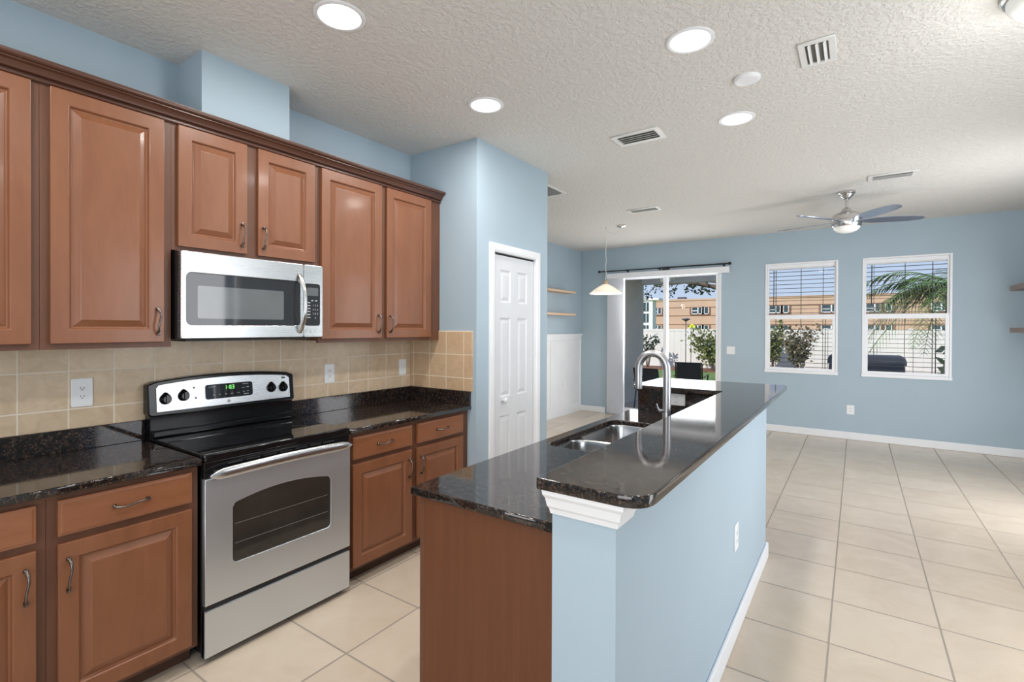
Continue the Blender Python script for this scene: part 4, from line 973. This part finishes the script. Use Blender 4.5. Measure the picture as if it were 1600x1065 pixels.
shrub('garden_shrub', 'brownish twiggy shrub in the middle of the left far window', -1.68, 20.7, 1.4, 1.85, 1100, 'leafb', 9, 0.13, 9)
shrub('garden_shrub', 'dark spiky shrub low in the right corner of the right far window', 1.75, 12.2, 0.9, 1.5, 420, 'leafd', 12, 0.22, 6)
def palm(label, x, y, zt):
    t = thing('palm_tree', label, 'palm', (x, y, GZ)); rnd = random.Random(21); H = zt-GZ
    tr = B(); tr.tube([(0.05, 0, 0), (0.02, 0, H*0.4), (0, 0, H)], [0.16, 0.13, 0.11], 12)
    tr.obj('trunk', 'bark', t, smooth=50)
    def frond(az, up, L, droop, mat):
        b = B(); d = Vector((math.cos(az), math.sin(az), 0)); side = Vector((-d.y, d.x, 0)); pts = []
        N = 30
        for i in range(N+1):
            s = i/N; r = L*(s-0.10*s*s); z = H+L*(up*s-droop*s*s); pts.append(d*r+Vector((0, 0, z)))
        b.tube(pts, [0.018*(1-0.8*i/N) for i in range(N+1)], 5)
        for i in range(3, N):
            s = i/N; ll = L*0.27*math.sin(math.pi*min(1, 0.14+s*0.86))**0.7+0.03
            tan = (pts[i+1]-pts[i-1]).normalized()
            for sg_ in (-1, 1):
                dr = (side*sg_*0.80+tan*0.55+Vector((0, 0, -0.28+rnd.uniform(-0.2, 0.15)))).normalized(); w = tan*0.0075
                m_ = pts[i]+dr*ll*0.55; e = pts[i]+dr*ll+Vector((0, 0, -0.20*ll))
                b.face([pts[i]-w, m_-w*1.2, e, m_+w*1.2, pts[i]+w])
        return b.obj('frond', mat, t)
    for k in range(17):
        az = 2*math.pi*k/17+rnd.uniform(-0.15, 0.15); up = (0.75, 0.35, 0.05)[k % 3]; frond(az, up, rnd.uniform(1.45, 1.85), (0.75, 0.7, 0.85)[k % 3], 'palm')
    frond(math.radians(186), -0.10, 1.7, 0.55, 'palmd'); frond(math.radians(200), -0.25, 1.9, 0.75, 'palm'); frond(math.radians(170), 0.15, 1.7, 0.55, 'palmd'); frond(math.radians(190), 0.42, 1.7, 0.55, 'palm')
    return t
palm('green palm tree with drooping fronds outside the right far window', 1.55, 13.0, 2.35)
# broadleaf tree whose low branches hang into the door view; the trunk stands behind the wall between door and window
tr = thing('broadleaf_tree', 'dark leafy branches hanging above the lawn in the sliding door view', 'tree', (-2.55, 15.0, GZ-0.36))
s = B(); f = B(); rnd = random.Random(4)
s.tube([(0, 0, 0), (0.05, 0, 1.8), (0, 0, 3.3), (-0.1, 0, 4.6)], [0.18, 0.15, 0.12, 0.07], 10)
for (tx, tz) in ((-1.05, 2.93), (-1.5, 3.03), (-2.15, 2.95), (-2.35, 3.05), (-2.9, 2.88), (-3.25, 2.95), (-1.25, 3.15), (-3.1, 3.2), (-0.7, 3.0)):
    ty = rnd.uniform(-0.4, 0.4); z0 = 3.0+rnd.uniform(0, 0.8)
    s.tube([(0, 0, z0), (tx*0.5, ty*0.5, z0+0.35), (tx*0.9, ty, tz+0.25+0.3), (tx, ty, tz+0.25)], [0.05, 0.03, 0.015, 0.006], 6)
    leaf_quads(f, (tx, ty, tz+0.33), 34, 0.24, 0.3, 0.20, 0.12, rnd)
leaf_quads(f, (-1.5, 0, 4.2), 700, 2.4, 1.6, 0.7, 0.16, rnd)
s.obj('trunk', 'bark', tr); f.obj('foliage', 'leafd', tr)
# garden pole lamp, traffic sign
lp = thing('garden_lamp', 'slim dark pole lamp standing in front of the white fence', 'lamp', (-5.62, 20.3, GZ))
B().tube([(0, 0, 0), (0, 0, 2.10)], 0.017, 8).obj('pole', 'greybox', lp, smooth=50); B().lathe([(0.03, 2.08), (0.05, 2.10), (0.17, 2.16), (0.16, 2.19), (0.02, 2.21)], seg=16).obj('lamp_head', 'greybox', lp, smooth=30)
sgn = thing('warning_sign', 'yellow-green diamond pedestrian crossing sign above the fence', 'sign', (-9.27, 35.0, GZ))
B().tube([(0, 0, 0), (0, 0, 1.62)], 0.03, 8).obj('post', 'greybox', sgn)
zs = 1.66-GZ-0.05; q = 0.25
B().prism([(-q, zs), (0, zs-q), (q, zs), (0, zs+q)], lambda u, v, d: (u, d, v), -0.05, -0.035).obj('sign_face', 'sign', sgn)
b = B(); P = lambda pts_: b.prism(pts_, lambda u, v, d: (u, d, v), -0.056, -0.051)
P([(0.028*math.cos(2*math.pi*k/10), zs+0.10+0.028*math.sin(2*math.pi*k/10)) for k in range(10)]); P([(-0.03, zs-0.012), (0.03, zs-0.012), (0.03, zs+0.062), (-0.03, zs+0.062)])
P([(-0.025, zs-0.012), (-0.068, zs-0.112), (-0.043, zs-0.118), (0.0, zs-0.012)]); P([(0.0, zs-0.012), (0.043, zs-0.118), (0.068, zs-0.112), (0.03, zs-0.012)]); b.obj('walking_figure', 'blackm', sgn)
# patio chairs
def chair(label, x, y, rz, hs=1.0):
    t = thing('patio_chair', label, 'chair', (x, y, -0.05), rz, None)
    B().box(-0.235, 0.235, -0.21, 0.22, 0.40*hs, 0.415*hs).obj('seat', 'mesh', t)
    bk = B(); lo = []
    for (yy, z) in ((-0.215, 0.43), (-0.25, 0.60), (-0.30, 0.78), (-0.325, 0.875)):
        w = 0.225; lo.append([(-w, yy-0.006, z*hs), (w, yy-0.006, z*hs), (w, yy+0.006, z*hs), (-w, yy+0.006, z*hs)])
    bk.bridge(lo); bk.obj('backrest', 'mesh', t)
    fr = B()
    for sx_ in (-1, 1):
        fr.tube([(sx_*0.240, -0.20, 0.40*hs), (sx_*0.242, -0.25, 0.60*hs), (sx_*0.242, -0.328, 0.885*hs)], 0.013, 8)
        fr.tube([(sx_*0.242, -0.20, 0.40*hs), (sx_*0.242, 0.24, 0.40*hs)], 0.012, 8)
        fr.tube([(sx_*0.275, -0.26, 0.62*hs), (sx_*0.275, 0.20, 0.64*hs), (sx_*0.275, 0.24, 0.60*hs), (sx_*0.255, 0.24, 0.42*hs)], 0.013, 8)
    fr.tube([(-0.242, -0.328, 0.885*hs), (0.242, -0.328, 0.885*hs)], 0.014, 8); fr.obj('frame', 'chairm', t, smooth=50)
    for sx_ in (-1, 1):
        for sy_ in (-1, 1): B().tube([(sx_*0.242, sy_*0.22, 0.41*hs), (sx_*0.26, sy_*0.27, 0.0)], 0.013, 8).obj('leg', 'chairm', t, smooth=50)
    return t
chair('black mesh sling patio chair at the centre of the sliding door view', -2.66, 10.0, 0.10)
chair('black mesh sling patio chair half hidden behind the faucet', -3.22, 9.42, -0.12, 0.88)
gb = thing('storage_box', 'dark grey boxy patio unit outside the right far window', 'box', (0.12, 10.0, -0.05))
B().box(-0.5, 0.5, -0.25, 0.25, 0.0, 0.98).obj('body', 'greybox', gb, bevel=0.03, seg=3)
b = B()
b.bridge([[(x, y, 0.975+0.006*k) for x, y in rrect(-0.52+i_, 0.52-i_, -0.27+i_, 0.27-i_, 0.05, 4)] for k, i_ in ((0, 0), (10, 0), (20, 0.02), (24, 0.06))]); b.obj('lid', 'greybox', gb, smooth=40)
pf = thing('porch_fan', 'pale ceiling fan with a light under the lanai ceiling', 'fan', (-3.10, 9.75, 2.62))
B().lathe([(0.06, 0), (0.06, -0.05), (0.10, -0.06), (0.11, -0.13), (0.08, -0.15)], seg=24).obj('motor', 'vinyl', pf, smooth=40)
B().lathe([(0.09, -0.15), (0.10, -0.19), (0.06, -0.22), (0.001, -0.225)], seg=24).obj('light_bowl', 'opal', pf, smooth=50)
for k in range(5):
    a = math.radians(20+72*k); ca, sa = math.cos(a), math.sin(a)
    B().bridge([[(r*ca-q*sa, r*sa+q*ca, -0.11+h_) for q, h_ in ((-w_, -0.004), (w_, -0.004), (w_, 0.004), (-w_, 0.004))] for r, w_ in ((0.09, 0.03), (0.18, 0.06), (0.55, 0.065), (0.58, 0.04))]).obj('blade', 'vinyl', pf)
